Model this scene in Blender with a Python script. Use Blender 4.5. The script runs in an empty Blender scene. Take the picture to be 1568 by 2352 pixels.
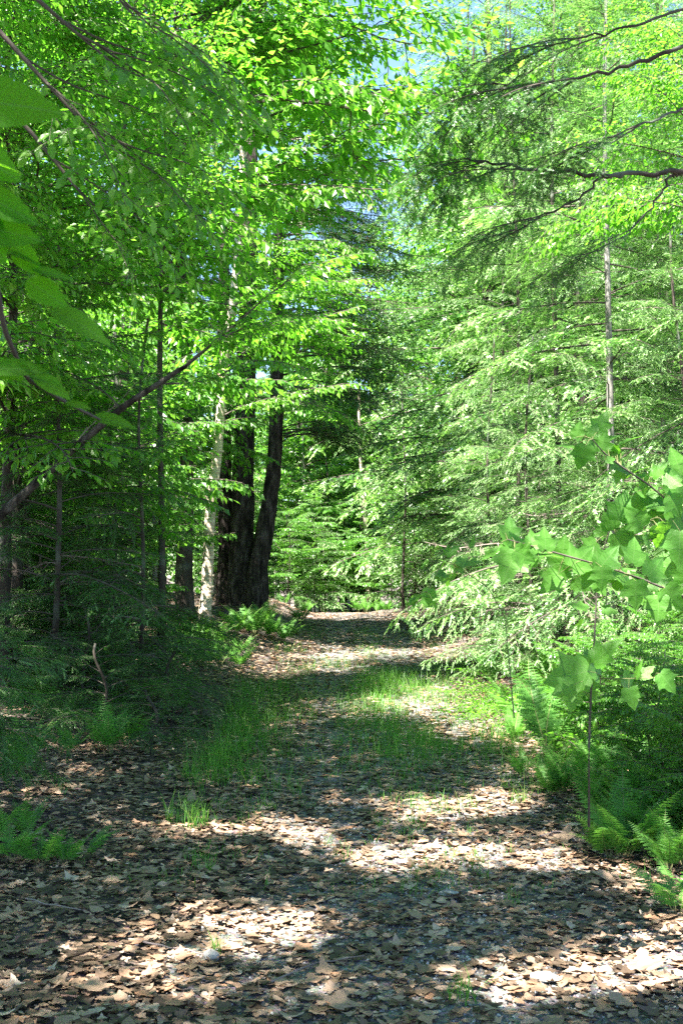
import bpy, math, random
import numpy as np
from mathutils import Matrix, Vector

rng = np.random.default_rng(11)
random.seed(11)
SC = bpy.context.scene
COL = SC.collection
R = math.radians

# ------------------------------------------------------------------ camera
CAM_H = 1.6
PITCH = R(3.28)
FPX = 512 / math.tan(R(25.0))            # focal length in pixels of a 682 x 1024 picture
cam = bpy.data.cameras.new('camera')
cam.sensor_fit = 'VERTICAL'
cam.sensor_height = 22.3
cam.lens = 22.3 / 2 / math.tan(R(25.0))
cam.clip_start = 0.05
cam.clip_end = 3000
cam.dof.use_dof = True
cam.dof.focus_distance = 9.0
cam.dof.aperture_fstop = 9.0
camo = bpy.data.objects.new('camera', cam)
camo.location = (0, 0, CAM_H)
camo.rotation_euler = (R(90) + PITCH, 0, 0)
COL.objects.link(camo)
SC.camera = camo

# ------------------------------------------------------------------ light
SUN_AZ = R(216)                          # clockwise from +Y (straight ahead); behind the camera, to the left
SUN_EL = R(63)
S = np.array([math.sin(SUN_AZ) * math.cos(SUN_EL), math.cos(SUN_AZ) * math.cos(SUN_EL), math.sin(SUN_EL)])
W = bpy.data.worlds.new('World')
SC.world = W
W.use_nodes = True
nt = W.node_tree
sky = nt.nodes.new('ShaderNodeTexSky')
sky.sky_type = 'NISHITA'
sky.sun_disc = False
sky.sun_elevation = SUN_EL
sky.sun_rotation = SUN_AZ
sky.air_density = 1.0
sky.dust_density = 0.1
sky.ozone_density = 3.5
bg = nt.nodes['Background']
bg.inputs['Strength'].default_value = 0.05
nt.links.new(sky.outputs[0], bg.inputs[0])
sl = bpy.data.lights.new('sun', 'SUN')
sl.energy = 5.0
sl.angle = R(0.53)
sl.color = (1.0, 0.95, 0.87)
so = bpy.data.objects.new('sun', sl)
so.location = (-10, -20, 40)
so.rotation_euler = Vector(S).to_track_quat('Z', 'Y').to_euler()
COL.objects.link(so)
SC.view_settings.view_transform = 'Standard'
SC.view_settings.look = 'None'
SC.view_settings.exposure = 3.25
SC.view_settings.gamma = 1.0
cy = SC.cycles
cy.use_denoising = False
cy.sample_clamp_indirect = 0.6
cy.use_adaptive_sampling = False
cy.max_bounces = 7
cy.diffuse_bounces = 5
cy.glossy_bounces = 2
cy.transmission_bounces = 4
cy.transparent_max_bounces = 4
cy.caustics_reflective = False
cy.caustics_refractive = False

# ------------------------------------------------------------------ pixel helpers (the photo shown 1568 x 2352)
K = 682 / 1568.0
CP, SP = math.cos(PITCH), math.sin(PITCH)


def P(dx, dy, d):
    """The point that shows at (dx, dy) at a distance d ahead."""
    u = (dx * K - 341) / FPX
    v = -(dy * K - 512) / FPX
    y = CP - v * SP
    z = SP + v * CP
    return np.array([u * d / y, d, CAM_H + z * d / y])


def proj(p):
    p = np.atleast_2d(p)
    x, y, z = p[:, 0], p[:, 1], p[:, 2] - CAM_H
    f = y * CP + z * SP
    up = -y * SP + z * CP
    f = np.where(f < 0.01, 0.01, f)
    return (341 + FPX * x / f) / K, (512 - FPX * up / f) / K


def smooth(a, b, t):
    t = np.clip((np.asarray(t, float) - a) / (b - a), 0, 1)
    return t * t * (3 - 2 * t)


def pathx(y):
    y = np.asarray(y, float)
    return 0.38 + 0.006 * y - 0.9 * smooth(30, 46, y) * (y - 30) * 0.12


def height(x, y):
    x = np.asarray(x, float)
    y = np.asarray(y, float)
    d = x - pathx(y)
    z = 0.36 * smooth(11, 34, y) - 0.035 * np.clip(y - 36, 0, 60)
    lb = smooth(1.25, 3.2, -d)
    z = z + lb * (0.10 + 0.42 * smooth(10, 20, y)) + 0.03 * np.clip(-d - 3, 0, 25)
    rb = smooth(1.2, 3.0, d)
    z = z + rb * 0.16 + 0.02 * np.clip(d - 3, 0, 25)
    off = smooth(0.9, 1.8, np.abs(d))
    z = z + off * 0.035 * (np.sin(2.1 * x + 0.7 * y) + np.sin(1.3 * y - 1.7 * x) + 0.6 * np.sin(4.3 * x) * np.cos(3.7 * y))
    z = z - 0.03 * np.exp(-((np.abs(d) - 0.62) / 0.28) ** 2) * smooth(40, 30, y)
    return z


def G(dx, dy):
    """The point of the ground that shows at (dx, dy)."""
    u = (dx * K - 341) / FPX
    v = -(dy * K - 512) / FPX
    r = np.array([u, CP - v * SP, SP + v * CP])
    t = np.arange(2, 70, 0.05)
    q = np.outer(t, r)
    under = (q[:, 2] + CAM_H) <= height(q[:, 0], q[:, 1])
    i = int(np.argmax(under)) if under.any() else len(t) - 1
    x, y = q[i, 0], q[i, 1]
    return np.array([x, y, float(height(x, y))])


# ------------------------------------------------------------------ mesh building
class Geo:
    def __init__(s):
        s.v, s.f, s.n = [], [], 0

    def add(s, V, F, mat=0):
        V = np.asarray(V, float)
        F = np.asarray(F, int)
        s.f.append((F + s.n, mat))
        s.v.append(V)
        s.n += len(V)

    def inst(s, t, pos, X, Y, Z, size, mat=0):
        tv, tf = t
        k, n = len(pos), len(tv)
        if k == 0:
            return
        q = tv[None] * np.asarray(size, float).reshape(k, 1, -1)
        V = pos[:, None] + q[..., 0:1] * X[:, None] + q[..., 1:2] * Y[:, None] + q[..., 2:3] * Z[:, None]
        F = (tf[None] + (np.arange(k) * n)[:, None, None]).reshape(-1, tf.shape[1])
        if not np.isscalar(mat):
            mat = np.repeat(np.asarray(mat), len(tf))
        s.add(V.reshape(-1, 3), F, mat)

    def merge(s, g, M):
        """Add a copy of another Geo moved by a 4 x 4 matrix."""
        A = np.array(M)
        V = np.concatenate(g.v) @ A[:3, :3].T + A[:3, 3]
        n0 = s.n
        s.v.append(V)
        s.n += len(V)
        for F, m in g.f:
            s.f.append((F + n0, m))

    def mesh(s, name, mats, smooth_shade=False):
        me = bpy.data.meshes.new(name)
        V = np.concatenate(s.v)
        me.vertices.add(len(V))
        me.vertices.foreach_set('co', V.astype(np.float32).ravel())
        loops = np.concatenate([F.ravel() for F, m in s.f])
        sizes = np.concatenate([np.full(len(F), F.shape[1]) for F, m in s.f])
        mi = np.concatenate([np.full(len(F), m) if np.isscalar(m) else np.asarray(m) for F, m in s.f])
        me.loops.add(len(loops))
        me.loops.foreach_set('vertex_index', loops.astype(np.int32))
        me.polygons.add(len(sizes))
        st = np.concatenate([[0], np.cumsum(sizes)[:-1]])
        me.polygons.foreach_set('loop_start', st.astype(np.int32))
        me.polygons.foreach_set('material_index', mi.astype(np.int32))
        me.polygons.foreach_set('use_smooth', np.full(len(sizes), smooth_shade, dtype=bool))
        for m in mats:
            me.materials.append(m)
        me.update(calc_edges=True)
        return me

    def tube(s, pts, rad, sides=6, mat=0, lump=0.0, cap=False):
        pts = np.asarray(pts, float)
        n = len(pts)
        rad = np.broadcast_to(np.asarray(rad, float), (n,))
        T = np.gradient(pts, axis=0)
        T /= np.linalg.norm(T, axis=1, keepdims=True) + 1e-9
        ref = np.array([0, 0, 1.0]) if abs(T[:, 2]).mean() < 0.8 else np.array([1.0, 0, 0])
        X = np.cross(T, ref)
        X /= np.linalg.norm(X, axis=1, keepdims=True) + 1e-9
        Y = np.cross(T, X)
        a = np.linspace(0, 2 * math.pi, sides, endpoint=False)
        rr = rad[:, None] * np.ones((n, sides))
        if lump:
            rr = rr * (1 + lump * rng.normal(size=(n, sides)) + lump * rng.normal(size=(1, sides)))
        V = pts[:, None] + rr[..., None] * (np.cos(a)[None, :, None] * X[:, None] + np.sin(a)[None, :, None] * Y[:, None])
        i = np.arange(n - 1)[:, None] * sides
        j = np.arange(sides)[None]
        j2 = (j + 1) % sides
        F = np.stack([i + j, i + j2, i + sides + j2, i + sides + j], -1).reshape(-1, 4)
        s.add(V.reshape(-1, 3), F, mat)
        if cap:
            s.add(V[-1], np.array([list(range(sides))]), mat)


def unit(a):
    return a / (np.linalg.norm(a, axis=-1, keepdims=True) + 1e-9)


def frame(D, N):
    """Leaf frames: Y along D, Z as near to N as can be."""
    Y = unit(D)
    X = unit(np.cross(Y, N))
    return X, Y, np.cross(X, Y)


def obj(name, mesh, parent=None, M=None, loc=None):
    o = bpy.data.objects.new(name, mesh)
    COL.objects.link(o)
    if parent is not None:
        o.parent = parent
    if M is not None:
        o.matrix_local = M
    elif loc is not None:
        o.location = loc
    return o


def thing(name, label, cat, loc=(0, 0, 0), group=None, rz=0, sc=1.0, mesh=None):
    o = bpy.data.objects.new(name, mesh)
    COL.objects.link(o)
    o.location = [float(c) for c in loc]
    o.rotation_euler = (0, 0, rz)
    o.scale = (sc, sc, sc)
    o['label'] = label
    o['category'] = cat
    if group:
        o['group'] = group
    return o


def kind(o, k):
    o['kind'] = k
    return o


# ------------------------------------------------------------------ materials
def newmat(name):
    m = bpy.data.materials.new(name)
    m.use_nodes = True
    n = m.node_tree.nodes
    return m, m.node_tree, n, m.node_tree.links, n['Principled BSDF']


def ramp(n, stops, interp='LINEAR'):
    r = n.new('ShaderNodeValToRGB')
    r.color_ramp.interpolation = interp
    e = r.color_ramp.elements
    while len(e) < len(stops):
        e.new(0.5)
    for el, (p, c) in zip(e, stops):
        el.position = p
        el.color = (*c, 1)
    return r


def leafmat(name, stops, tstops, tfac=0.45, rough=0.42, spec=0.4, veins=0):
    m, t, n, l, p = newmat(name)
    geo = n.new('ShaderNodeNewGeometry')
    a = ramp(n, stops)
    b = ramp(n, tstops)
    l.new(geo.outputs['Random Per Island'], a.inputs[0])
    l.new(geo.outputs['Random Per Island'], b.inputs[0])
    p.inputs['Roughness'].default_value = rough
    p.inputs['Specular IOR Level'].default_value = spec
    l.new(a.outputs[0], p.inputs['Base Color'])
    tr = n.new('ShaderNodeBsdfTranslucent')
    l.new(b.outputs[0], tr.inputs['Color'])
    mix = n.new('ShaderNodeMixShader')
    mix.inputs[0].default_value = tfac
    l.new(p.outputs[0], mix.inputs[1])
    l.new(tr.outputs[0], mix.inputs[2])
    l.new(mix.outputs[0], n['Material Output'].inputs[0])
    if veins:
        tc = n.new('ShaderNodeTexCoord')
        no = n.new('ShaderNodeTexNoise')
        no.inputs['Scale'].default_value = veins
        bu = n.new('ShaderNodeBump')
        bu.inputs['Strength'].default_value = 0.2
        bu.inputs['Distance'].default_value = 0.01
        l.new(tc.outputs['Object'], no.inputs['Vector'])
        l.new(no.outputs[0], bu.inputs['Height'])
        l.new(bu.outputs[0], p.inputs['Normal'])
        l.new(bu.outputs[0], tr.inputs['Normal'])
    return m


def add_veins(m, palm):
    """Ribs on a leaf that is its own object: base at the origin, tip along +Y."""
    t = m.node_tree
    n, l = t.nodes, t.links
    p = n['Principled BSDF']
    tr = [q for q in n if q.type == 'BSDF_TRANSLUCENT'][0]
    tc = n.new('ShaderNodeTexCoord')
    sp = n.new('ShaderNodeSeparateXYZ')
    l.new(tc.outputs['Object'], sp.inputs[0])

    def mth(op, a, b=None):
        q = n.new('ShaderNodeMath')
        q.operation = op
        for i, v in enumerate((a, b)):
            if v is None:
                continue
            if isinstance(v, (int, float)):
                q.inputs[i].default_value = v
            else:
                l.new(v, q.inputs[i])
        return q.outputs[0]

    ax = mth('ABSOLUTE', sp.outputs[0])
    ribs = mth('SINE', mth('SUBTRACT', mth('MULTIPLY', sp.outputs[1], 75 if not palm else 52), mth('MULTIPLY', ax, 60 if not palm else 30)))
    ribs = mth('POWER', mth('MAXIMUM', ribs, 0.0), 5.0)
    mid = mth('LESS_THAN', ax, 0.012)
    v = mth('MAXIMUM', mth('MULTIPLY', ribs, 0.55), mid)
    if palm:
        an = mth('ARCTAN2', ax, mth('ADD', sp.outputs[1], 0.02))
        side = mth('LESS_THAN', mth('ABSOLUTE', mth('SUBTRACT', an, 0.86)), 0.028)
        v = mth('MAXIMUM', v, side)
    for sock in (p.inputs['Base Color'], tr.inputs['Color']):
        src = sock.links[0].from_socket
        mx = n.new('ShaderNodeMixRGB')
        mx.blend_type = 'MULTIPLY' if sock.node == tr else 'MIX'
        mx.inputs[2].default_value = (0.45, 0.5, 0.4, 1) if sock.node == tr else (0.16, 0.30, 0.08, 1)
        fac = mth('MULTIPLY', v, 0.6)
        l.new(fac, mx.inputs[0])
        l.new(src, mx.inputs[1])
        l.new(mx.outputs[0], sock)


def barkmat(name, stops, scale=(9, 9, 1.6), bump=0.6, dist=0.03, detail=6, rough=0.9, big=None):
    m, t, n, l, p = newmat(name)
    tc = n.new('ShaderNodeTexCoord')
    mp = n.new('ShaderNodeMapping')
    mp.inputs['Scale'].default_value = scale
    no = n.new('ShaderNodeTexNoise')
    no.inputs['Scale'].default_value = 1.0
    no.inputs['Detail'].default_value = detail
    no.inputs['Roughness'].default_value = 0.65
    r = ramp(n, stops)
    l.new(tc.outputs['Object'], mp.inputs[0])
    l.new(mp.outputs[0], no.inputs['Vector'])
    l.new(no.outputs[0], r.inputs[0])
    out = r.outputs[0]
    if big:
        n2 = n.new('ShaderNodeTexNoise')
        n2.inputs['Scale'].default_value = 2.2
        n2.inputs['Detail'].default_value = 3
        l.new(tc.outputs['Object'], n2.inputs['Vector'])
        r2 = ramp(n, [(0.52, (0, 0, 0)), (0.66, (1, 1, 1))])
        l.new(n2.outputs[0], r2.inputs[0])
        mx = n.new('ShaderNodeMixRGB')
        mx.inputs[2].default_value = (*big, 1)
        l.new(r2.outputs[0], mx.inputs[0])
        l.new(out, mx.inputs[1])
        out = mx.outputs[0]
    l.new(out, p.inputs['Base Color'])
    p.inputs['Roughness'].default_value = rough
    p.inputs['Specular IOR Level'].default_value = 0.2
    b = n.new('ShaderNodeBump')
    b.inputs['Strength'].default_value = bump
    b.inputs['Distance'].default_value = dist
    l.new(no.outputs[0], b.inputs['Height'])
    l.new(b.outputs[0], p.inputs['Normal'])
    return m


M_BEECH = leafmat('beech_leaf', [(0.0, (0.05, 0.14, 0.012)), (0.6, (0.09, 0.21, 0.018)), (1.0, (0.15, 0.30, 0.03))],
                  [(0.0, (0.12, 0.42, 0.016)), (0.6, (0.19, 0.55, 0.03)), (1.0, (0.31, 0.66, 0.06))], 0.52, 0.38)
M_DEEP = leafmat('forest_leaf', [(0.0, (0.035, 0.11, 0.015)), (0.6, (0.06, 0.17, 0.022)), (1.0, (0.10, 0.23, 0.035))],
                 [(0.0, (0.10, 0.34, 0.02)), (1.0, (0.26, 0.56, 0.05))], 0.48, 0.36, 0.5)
M_NEEDLE = leafmat('hemlock_needle', [(0.0, (0.022, 0.07, 0.014)), (0.7, (0.04, 0.115, 0.02)), (1.0, (0.07, 0.165, 0.03))],
                   [(0.0, (0.05, 0.19, 0.02)), (1.0, (0.11, 0.32, 0.035))], 0.32, 0.4, 0.4)
M_TIP = leafmat('new_hemlock_needle', [(0.0, (0.16, 0.31, 0.10)), (1.0, (0.31, 0.46, 0.19))],
                [(0.0, (0.18, 0.44, 0.05)), (1.0, (0.32, 0.58, 0.12))], 0.4, 0.38, 0.6)
M_MAPLE = leafmat('maple_leaf', [(0.0, (0.055, 0.165, 0.022)), (1.0, (0.10, 0.25, 0.035))],
                  [(0.0, (0.16, 0.46, 0.02)), (1.0, (0.27, 0.6, 0.04))], 0.5, 0.42, 0.4, veins=60)
M_NEAR = leafmat('broad_beech_leaf', [(0.0, (0.03, 0.12, 0.01)), (1.0, (0.05, 0.16, 0.014))],
                 [(0.0, (0.16, 0.50, 0.008)), (1.0, (0.24, 0.6, 0.012))], 0.65, 0.65, 0.15, veins=25)
M_FERN = leafmat('fern_leaf', [(0.0, (0.06, 0.18, 0.03)), (1.0, (0.10, 0.25, 0.045))],
                 [(0.0, (0.12, 0.38, 0.03)), (1.0, (0.22, 0.5, 0.06))], 0.42, 0.5, 0.3)
M_GRASS = leafmat('grass_blade', [(0.0, (0.05, 0.16, 0.02)), (0.85, (0.11, 0.27, 0.04)), (1.0, (0.25, 0.28, 0.10))],
                  [(0.0, (0.10, 0.34, 0.02)), (1.0, (0.22, 0.5, 0.05))], 0.45, 0.45, 0.4)
M_LITTER = leafmat('dead_leaf', [(0.0, (0.035, 0.024, 0.017)), (0.25, (0.10, 0.066, 0.044)), (0.5, (0.22, 0.145, 0.092)),
                                 (0.72, (0.35, 0.245, 0.175)), (0.86, (0.31, 0.16, 0.09)), (1.0, (0.46, 0.36, 0.28))],
                   [(0.0, (0.08, 0.045, 0.02)), (1.0, (0.30, 0.18, 0.08))], 0.14, 0.55, 0.35)
M_BARK = barkmat('dark_bark', [(0.25, (0.018, 0.014, 0.011)), (0.55, (0.055, 0.044, 0.036)), (0.8, (0.13, 0.11, 0.095))], big=(0.12, 0.135, 0.11))
M_PINE = barkmat('furrowed_pine_bark', [(0.38, (0.008, 0.006, 0.005)), (0.5, (0.035, 0.027, 0.023)), (0.68, (0.12, 0.10, 0.09))], scale=(11, 11, 2.6), bump=1.0, dist=0.06)
M_GREY = barkmat('grey_bark', [(0.2, (0.09, 0.085, 0.078)), (0.5, (0.19, 0.18, 0.165)), (0.8, (0.34, 0.33, 0.31))], scale=(5, 5, 4), bump=0.3, big=(0.07, 0.075, 0.06))
M_TWIG = barkmat('twig_bark', [(0.2, (0.03, 0.024, 0.018)), (0.8, (0.12, 0.10, 0.085))], scale=(8, 8, 8), bump=0.2)
M_DEADTWIG = barkmat('dead_twig_bark', [(0.2, (0.13, 0.095, 0.085)), (0.8, (0.30, 0.24, 0.22))], scale=(8, 8, 8), bump=0.2)
M_GREENSTEM = barkmat('green_stem', [(0.2, (0.10, 0.14, 0.05)), (0.8, (0.22, 0.2, 0.09))], scale=(8, 8, 8), bump=0.1)
M_BIRCH = barkmat('birch_bark', [(0.30, (0.10, 0.075, 0.05)), (0.42, (0.36, 0.29, 0.21)), (0.60, (0.52, 0.46, 0.38)), (0.8, (0.68, 0.65, 0.60))],
                  scale=(3.0, 3.0, 26), bump=0.7, dist=0.02, rough=0.55, big=(0.40, 0.35, 0.27))
M_STONE = barkmat('pale_stone', [(0.25, (0.16, 0.155, 0.145)), (0.6, (0.28, 0.27, 0.255)), (0.8, (0.42, 0.4, 0.38))], scale=(30, 30, 30), bump=0.6, dist=0.006)

add_veins(M_NEAR, False)
add_veins(M_MAPLE, True)


def groundmat(name, stops, pebbles):
    m, t, n, l, p = newmat(name)
    tc = n.new('ShaderNodeTexCoord')
    a = n.new('ShaderNodeTexNoise')
    a.inputs['Scale'].default_value = 1.4
    a.inputs['Detail'].default_value = 8
    b = n.new('ShaderNodeTexVoronoi')
    b.inputs['Scale'].default_value = pebbles
    c = n.new('ShaderNodeTexNoise')
    c.inputs['Scale'].default_value = 45
    c.inputs['Detail'].default_value = 5
    for q in (a, b, c):
        l.new(tc.outputs['Object'], q.inputs['Vector'])
    mx = n.new('ShaderNodeMath')
    mx.operation = 'MULTIPLY_ADD'
    mx.inputs[1].default_value = 0.55
    l.new(c.outputs[0], mx.inputs[0])
    m2 = n.new('ShaderNodeMath')
    m2.operation = 'MULTIPLY'
    m2.inputs[1].default_value = 0.45
    l.new(a.outputs[0], m2.inputs[0])
    l.new(m2.outputs[0], mx.inputs[2])
    r = ramp(n, stops)
    l.new(mx.outputs[0], r.inputs[0])
    mix = n.new('ShaderNodeMixRGB')
    mix.blend_type = 'OVERLAY'
    mix.inputs[0].default_value = 0.45
    l.new(r.outputs[0], mix.inputs[1])
    l.new(b.outputs['Color'], mix.inputs[2])
    hs = n.new('ShaderNodeHueSaturation')
    hs.inputs['Saturation'].default_value = 0.55
    l.new(mix.outputs[0], hs.inputs['Color'])
    l.new(hs.outputs[0], p.inputs['Base Color'])
    p.inputs['Roughness'].default_value = 0.95
    p.inputs['Specular IOR Level'].default_value = 0.15
    bu = n.new('ShaderNodeBump')
    bu.inputs['Strength'].default_value = 0.8
    bu.inputs['Distance'].default_value = 0.02
    l.new(b.outputs['Distance'], bu.inputs['Height'])
    l.new(bu.outputs[0], p.inputs['Normal'])
    return m


M_GROUND = groundmat('forest_floor', [(0.3, (0.028, 0.02, 0.014)), (0.5, (0.085, 0.058, 0.04)), (0.7, (0.19, 0.13, 0.09))], 28)
M_PATH = groundmat('gravel_path', [(0.3, (0.045, 0.038, 0.032)), (0.5, (0.12, 0.105, 0.09)), (0.7, (0.28, 0.25, 0.225))], 65)
M_PEBBLE = leafmat('pebble', [(0.0, (0.10, 0.095, 0.09)), (0.5, (0.26, 0.25, 0.24)), (1.0, (0.52, 0.5, 0.48))],
                   [(0, (0, 0, 0)), (1, (0, 0, 0))], 0.0, 0.8, 0.2)

# ------------------------------------------------------------------ ground and path
xs = np.concatenate([[-600, -300, -150, -90], np.arange(-60, -12, 2.0), np.arange(-12, -4, 0.5), np.arange(-4, 5, 0.15),
                     np.arange(5, 12, 0.5), np.arange(12, 61, 2.0), [90, 150, 300, 600]])
ys = np.concatenate([[-300, -120, -60, -30], np.arange(-20, 2, 1.0), np.arange(2, 14, 0.15), np.arange(14, 40, 0.3), np.arange(40, 80, 2.0),
                     [90, 110, 140, 200, 300, 600, 1200]])
XX, YY = np.meshgrid(xs, ys)
ZZ = height(XX, YY)
g = Geo()
nx, ny = len(xs), len(ys)
i, j = np.meshgrid(np.arange(nx - 1), np.arange(ny - 1))
q = (j * nx + i).ravel()
g.add(np.stack([XX, YY, ZZ], -1).reshape(-1, 3), np.stack([q, q + 1, q + nx + 1, q + nx], -1))
kind(obj('ground', g.mesh('ground', [M_GROUND], True)), 'structure')

g = Geo()
py = np.concatenate([np.arange(-3, 14, 0.12), np.arange(14, 38, 0.3)])
us = np.linspace(-1, 1, 27)
half = 1.05 + 0.12 * np.sin(py * 1.7) + 0.08 * np.sin(py * 4.1 + 1)
X2 = pathx(py)[:, None] + half[:, None] * us[None]
Y2 = np.repeat(py[:, None], len(us), 1)
Z2 = height(X2, Y2) + 0.012 - 0.05 * (np.abs(us)[None] > 0.93) + 0.004 * rng.normal(size=X2.shape)
n1, n0 = len(us), len(py)
i, j = np.meshgrid(np.arange(n1 - 1), np.arange(n0 - 1))
q = (j * n1 + i).ravel()
g.add(np.stack([X2, Y2, Z2], -1).reshape(-1, 3), np.stack([q, q + 1, q + n1 + 1, q + n1], -1))
kind(obj('path', g.mesh('path', [M_PATH], True)), 'structure')


# ------------------------------------------------------------------ leaf shapes (length 1 along +Y, face up +Z)
def A(*a):
    return np.array(a, float)


T_MID = (A((0, 0, 0), (-.27, .42, .05), (.27, .42, .05), (0, 1, -.10), (0, .42, -.02)), np.array([(0, 2, 4), (2, 3, 4), (3, 1, 4), (1, 0, 4)]))
T_FAR = (A((0, 0, 0), (-.3, .45, .06), (.3, .45, .06), (0, 1, -.08)), np.array([(0, 2, 3), (0, 3, 1)]))


def hi_leaf(width=0.27, n=9, fold=0.12, droop=0.22, serr=0.02):
    t = np.linspace(0, 1, n)
    w = width * np.sin(np.pi * np.clip(t, 0, 1) ** 0.8) ** 0.9 * (1 - 0.15 * t) + 0.004
    w[0] = 0.012
    w[-1] = 0.002
    ww = w + serr * (np.arange(n) % 2)
    z = -droop * t ** 2
    L = np.stack([-ww, t + 0.02 * (np.arange(n) % 2), z + fold * ww], 1)
    Mi = np.stack([0 * t, t, z], 1)
    Rr = L * [-1, 1, 1]
    hl = np.stack([-ww * .5, t + .02, z + fold * ww * .5 + .012 * np.sin(np.arange(n) * 2.1)], 1)
    hr = hl * [-1, 1, 1]
    V = np.concatenate([L, hl, Mi, hr, Rr])
    F = []
    for c in range(4):
        for k in range(n - 1):
            F.append((c * n + k, (c + 1) * n + k, (c + 1) * n + k + 1, c * n + k + 1))
    return V, np.array(F)


def needle_twig(pairs, ln, wd, seed):
    r = np.random.default_rng(seed)
    V, F = [], []
    for k in range(pairs):
        t = (k + 0.4) / pairs
        for s in (-1, 1):
            l = ln * (1 - 0.35 * t) * r.uniform(.75, 1.15)
            a = R(r.uniform(48, 72))
            d = np.array([s * math.sin(a), math.cos(a), r.uniform(-.3, .3)])
            b = np.array([0, t + r.uniform(-.02, .02), 0])
            o = np.array([0, wd / 2, r.uniform(-.3, .3) * wd])
            n = len(V)
            V += [b - o * .8, b + o * .8, b + d * l + o * .55, b + d * l - o * .55]
            F.append((n, n + 1, n + 2, n + 3))
    n = len(V)
    V += [(-wd / 2, .93, 0), (wd / 2, .93, 0), (wd * .25, 1 + ln * .7, 0), (-wd * .25, 1 + ln * .7, 0)]
    F.append((n, n + 1, n + 2, n + 3))
    n = len(V)
    V += [(-.014, 0, 0), (.014, 0, 0), (.008, 1, 0), (-.008, 1, 0)]
    F.append((n, n + 1, n + 2, n + 3))
    return np.array(V, float), np.array(F)


NT_NEAR = [needle_twig(13, .17, .045, k) for k in range(3)]
NT_MID = [needle_twig(7, .22, .085, k) for k in range(3)]
NT_FAR = [needle_twig(4, .34, .17, k) for k in range(3)]


# ------------------------------------------------------------------ boughs
def curve(p0, d, L, n, droop, wob, r):
    """A drooping, wandering line."""
    t = np.linspace(0, 1, n)
    d = d / np.linalg.norm(d)
    side = np.cross(d, (0, 0, 1.0))
    side /= np.linalg.norm(side) + 1e-9
    w = r.normal(size=2) * wob
    off = (w[0] * np.sin(t * 3.0) + w[1] * np.sin(t * 6.5))
    return p0 + np.outer(t * L, d) + np.outer(off * L, side) + np.outer(-droop * L * t ** 2, (0, 0, 1.0)) + np.outer(.35 * off * L, (0, 0, 1.0))


def rotz(d, a):
    c, s = math.cos(a), math.sin(a)
    return np.array([d[0] * c - d[1] * s, d[0] * s + d[1] * c, d[2]])


def bough_broad(seed, L=2.4, leaf=0.104, tmpl=T_MID, twsp=0.155, lfsp=0.056, rise=0.12, droop=0.22, rad=0.016, hang=0.5, sides=5):
    """A flat-tiered leafy bough along +X: material 0 wood, 1 leaf."""
    r = np.random.default_rng(seed)
    g = Geo()
    lines = []
    ax = curve(np.zeros(3), np.array([1, 0, rise]), L, 12, droop, 0.035, r)
    g.tube(ax, np.linspace(rad, rad * .22, 12), sides, 0)
    lines.append((ax, 0.35))
    nt_ = int(L / twsp)
    for k in range(nt_):
        s = 0.10 + 0.88 * (k + r.uniform(0, .6)) / nt_
        f = s * 11
        i0 = min(int(f), 10)
        p = ax[i0] + (ax[i0 + 1] - ax[i0]) * (f - i0)
        d = ax[i0 + 1] - ax[i0]
        d = d / np.linalg.norm(d)
        sd = 1 if k % 2 else -1
        dd = rotz(d, sd * R(r.uniform(38, 66)))
        dd[2] += r.uniform(-.12, .22)
        tl = (L * .40 * (1 - s) ** .65 * smooth(-.05, .3, s) + .14) * r.uniform(.65, 1.2)
        n = max(4, int(tl / .12))
        c = curve(p, dd, tl, n, r.uniform(.05, .28), .05, r)
        g.tube(c, np.linspace(rad * .4, rad * .1, n), 3, 0)
        lines.append((c, 0.06))
        if tl > .42:
            m = int(tl / .17)
            for q in range(1, m):
                i1 = min(int(q / m * (n - 1)), n - 2)
                s2 = 1 if q % 2 else -1
                d2 = rotz(unit(c[i1 + 1] - c[i1]), s2 * R(r.uniform(35, 60)))
                t2 = (tl * .42 * (1 - q / m) + .09) * r.uniform(.7, 1.2)
                c2 = curve(c[i1], d2, t2, 4, .2, .05, r)
                g.tube(c2, np.linspace(rad * .2, rad * .08, 4), 3, 0)
                lines.append((c2, 0.03))
    pos, D, N = [], [], []
    for c, start in lines:
        seg = np.linalg.norm(np.diff(c, axis=0), axis=1)
        cum = np.concatenate([[0], np.cumsum(seg)])
        tot = cum[-1]
        t = np.arange(max(start * tot, .03), tot + 1e-6, lfsp)
        if len(t) == 0:
            t = np.array([tot])
        pp = np.stack([np.interp(t, cum, c[:, a]) for a in range(3)], 1)
        dd = unit(np.gradient(c, axis=0))
        td = np.stack([np.interp(t, cum, dd[:, a]) for a in range(3)], 1)
        sg = np.where(np.arange(len(t)) % 2, 1, -1)
        an = sg * np.radians(r.uniform(30, 68, len(t)))
        an[-1] *= .1
        ca, sa = np.cos(an), np.sin(an)
        ld = np.stack([td[:, 0] * ca - td[:, 1] * sa, td[:, 0] * sa + td[:, 1] * ca, td[:, 2] - np.abs(r.normal(hang, hang * .8, len(t)))], 1)
        pos.append(pp)
        D.append(ld)
        N.append(np.stack([r.normal(0, .38, len(t)), r.normal(0, .38, len(t)), np.ones(len(t))], 1))
    pos, D, N = np.concatenate(pos), np.concatenate(D), np.concatenate(N)
    X, Y, Z = frame(D, N)
    sz = leaf * r.uniform(.6, 1.2, len(pos))
    g.inst(tmpl, pos + Y * .008, X, Y, Z, sz, 1)
    return g


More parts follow.
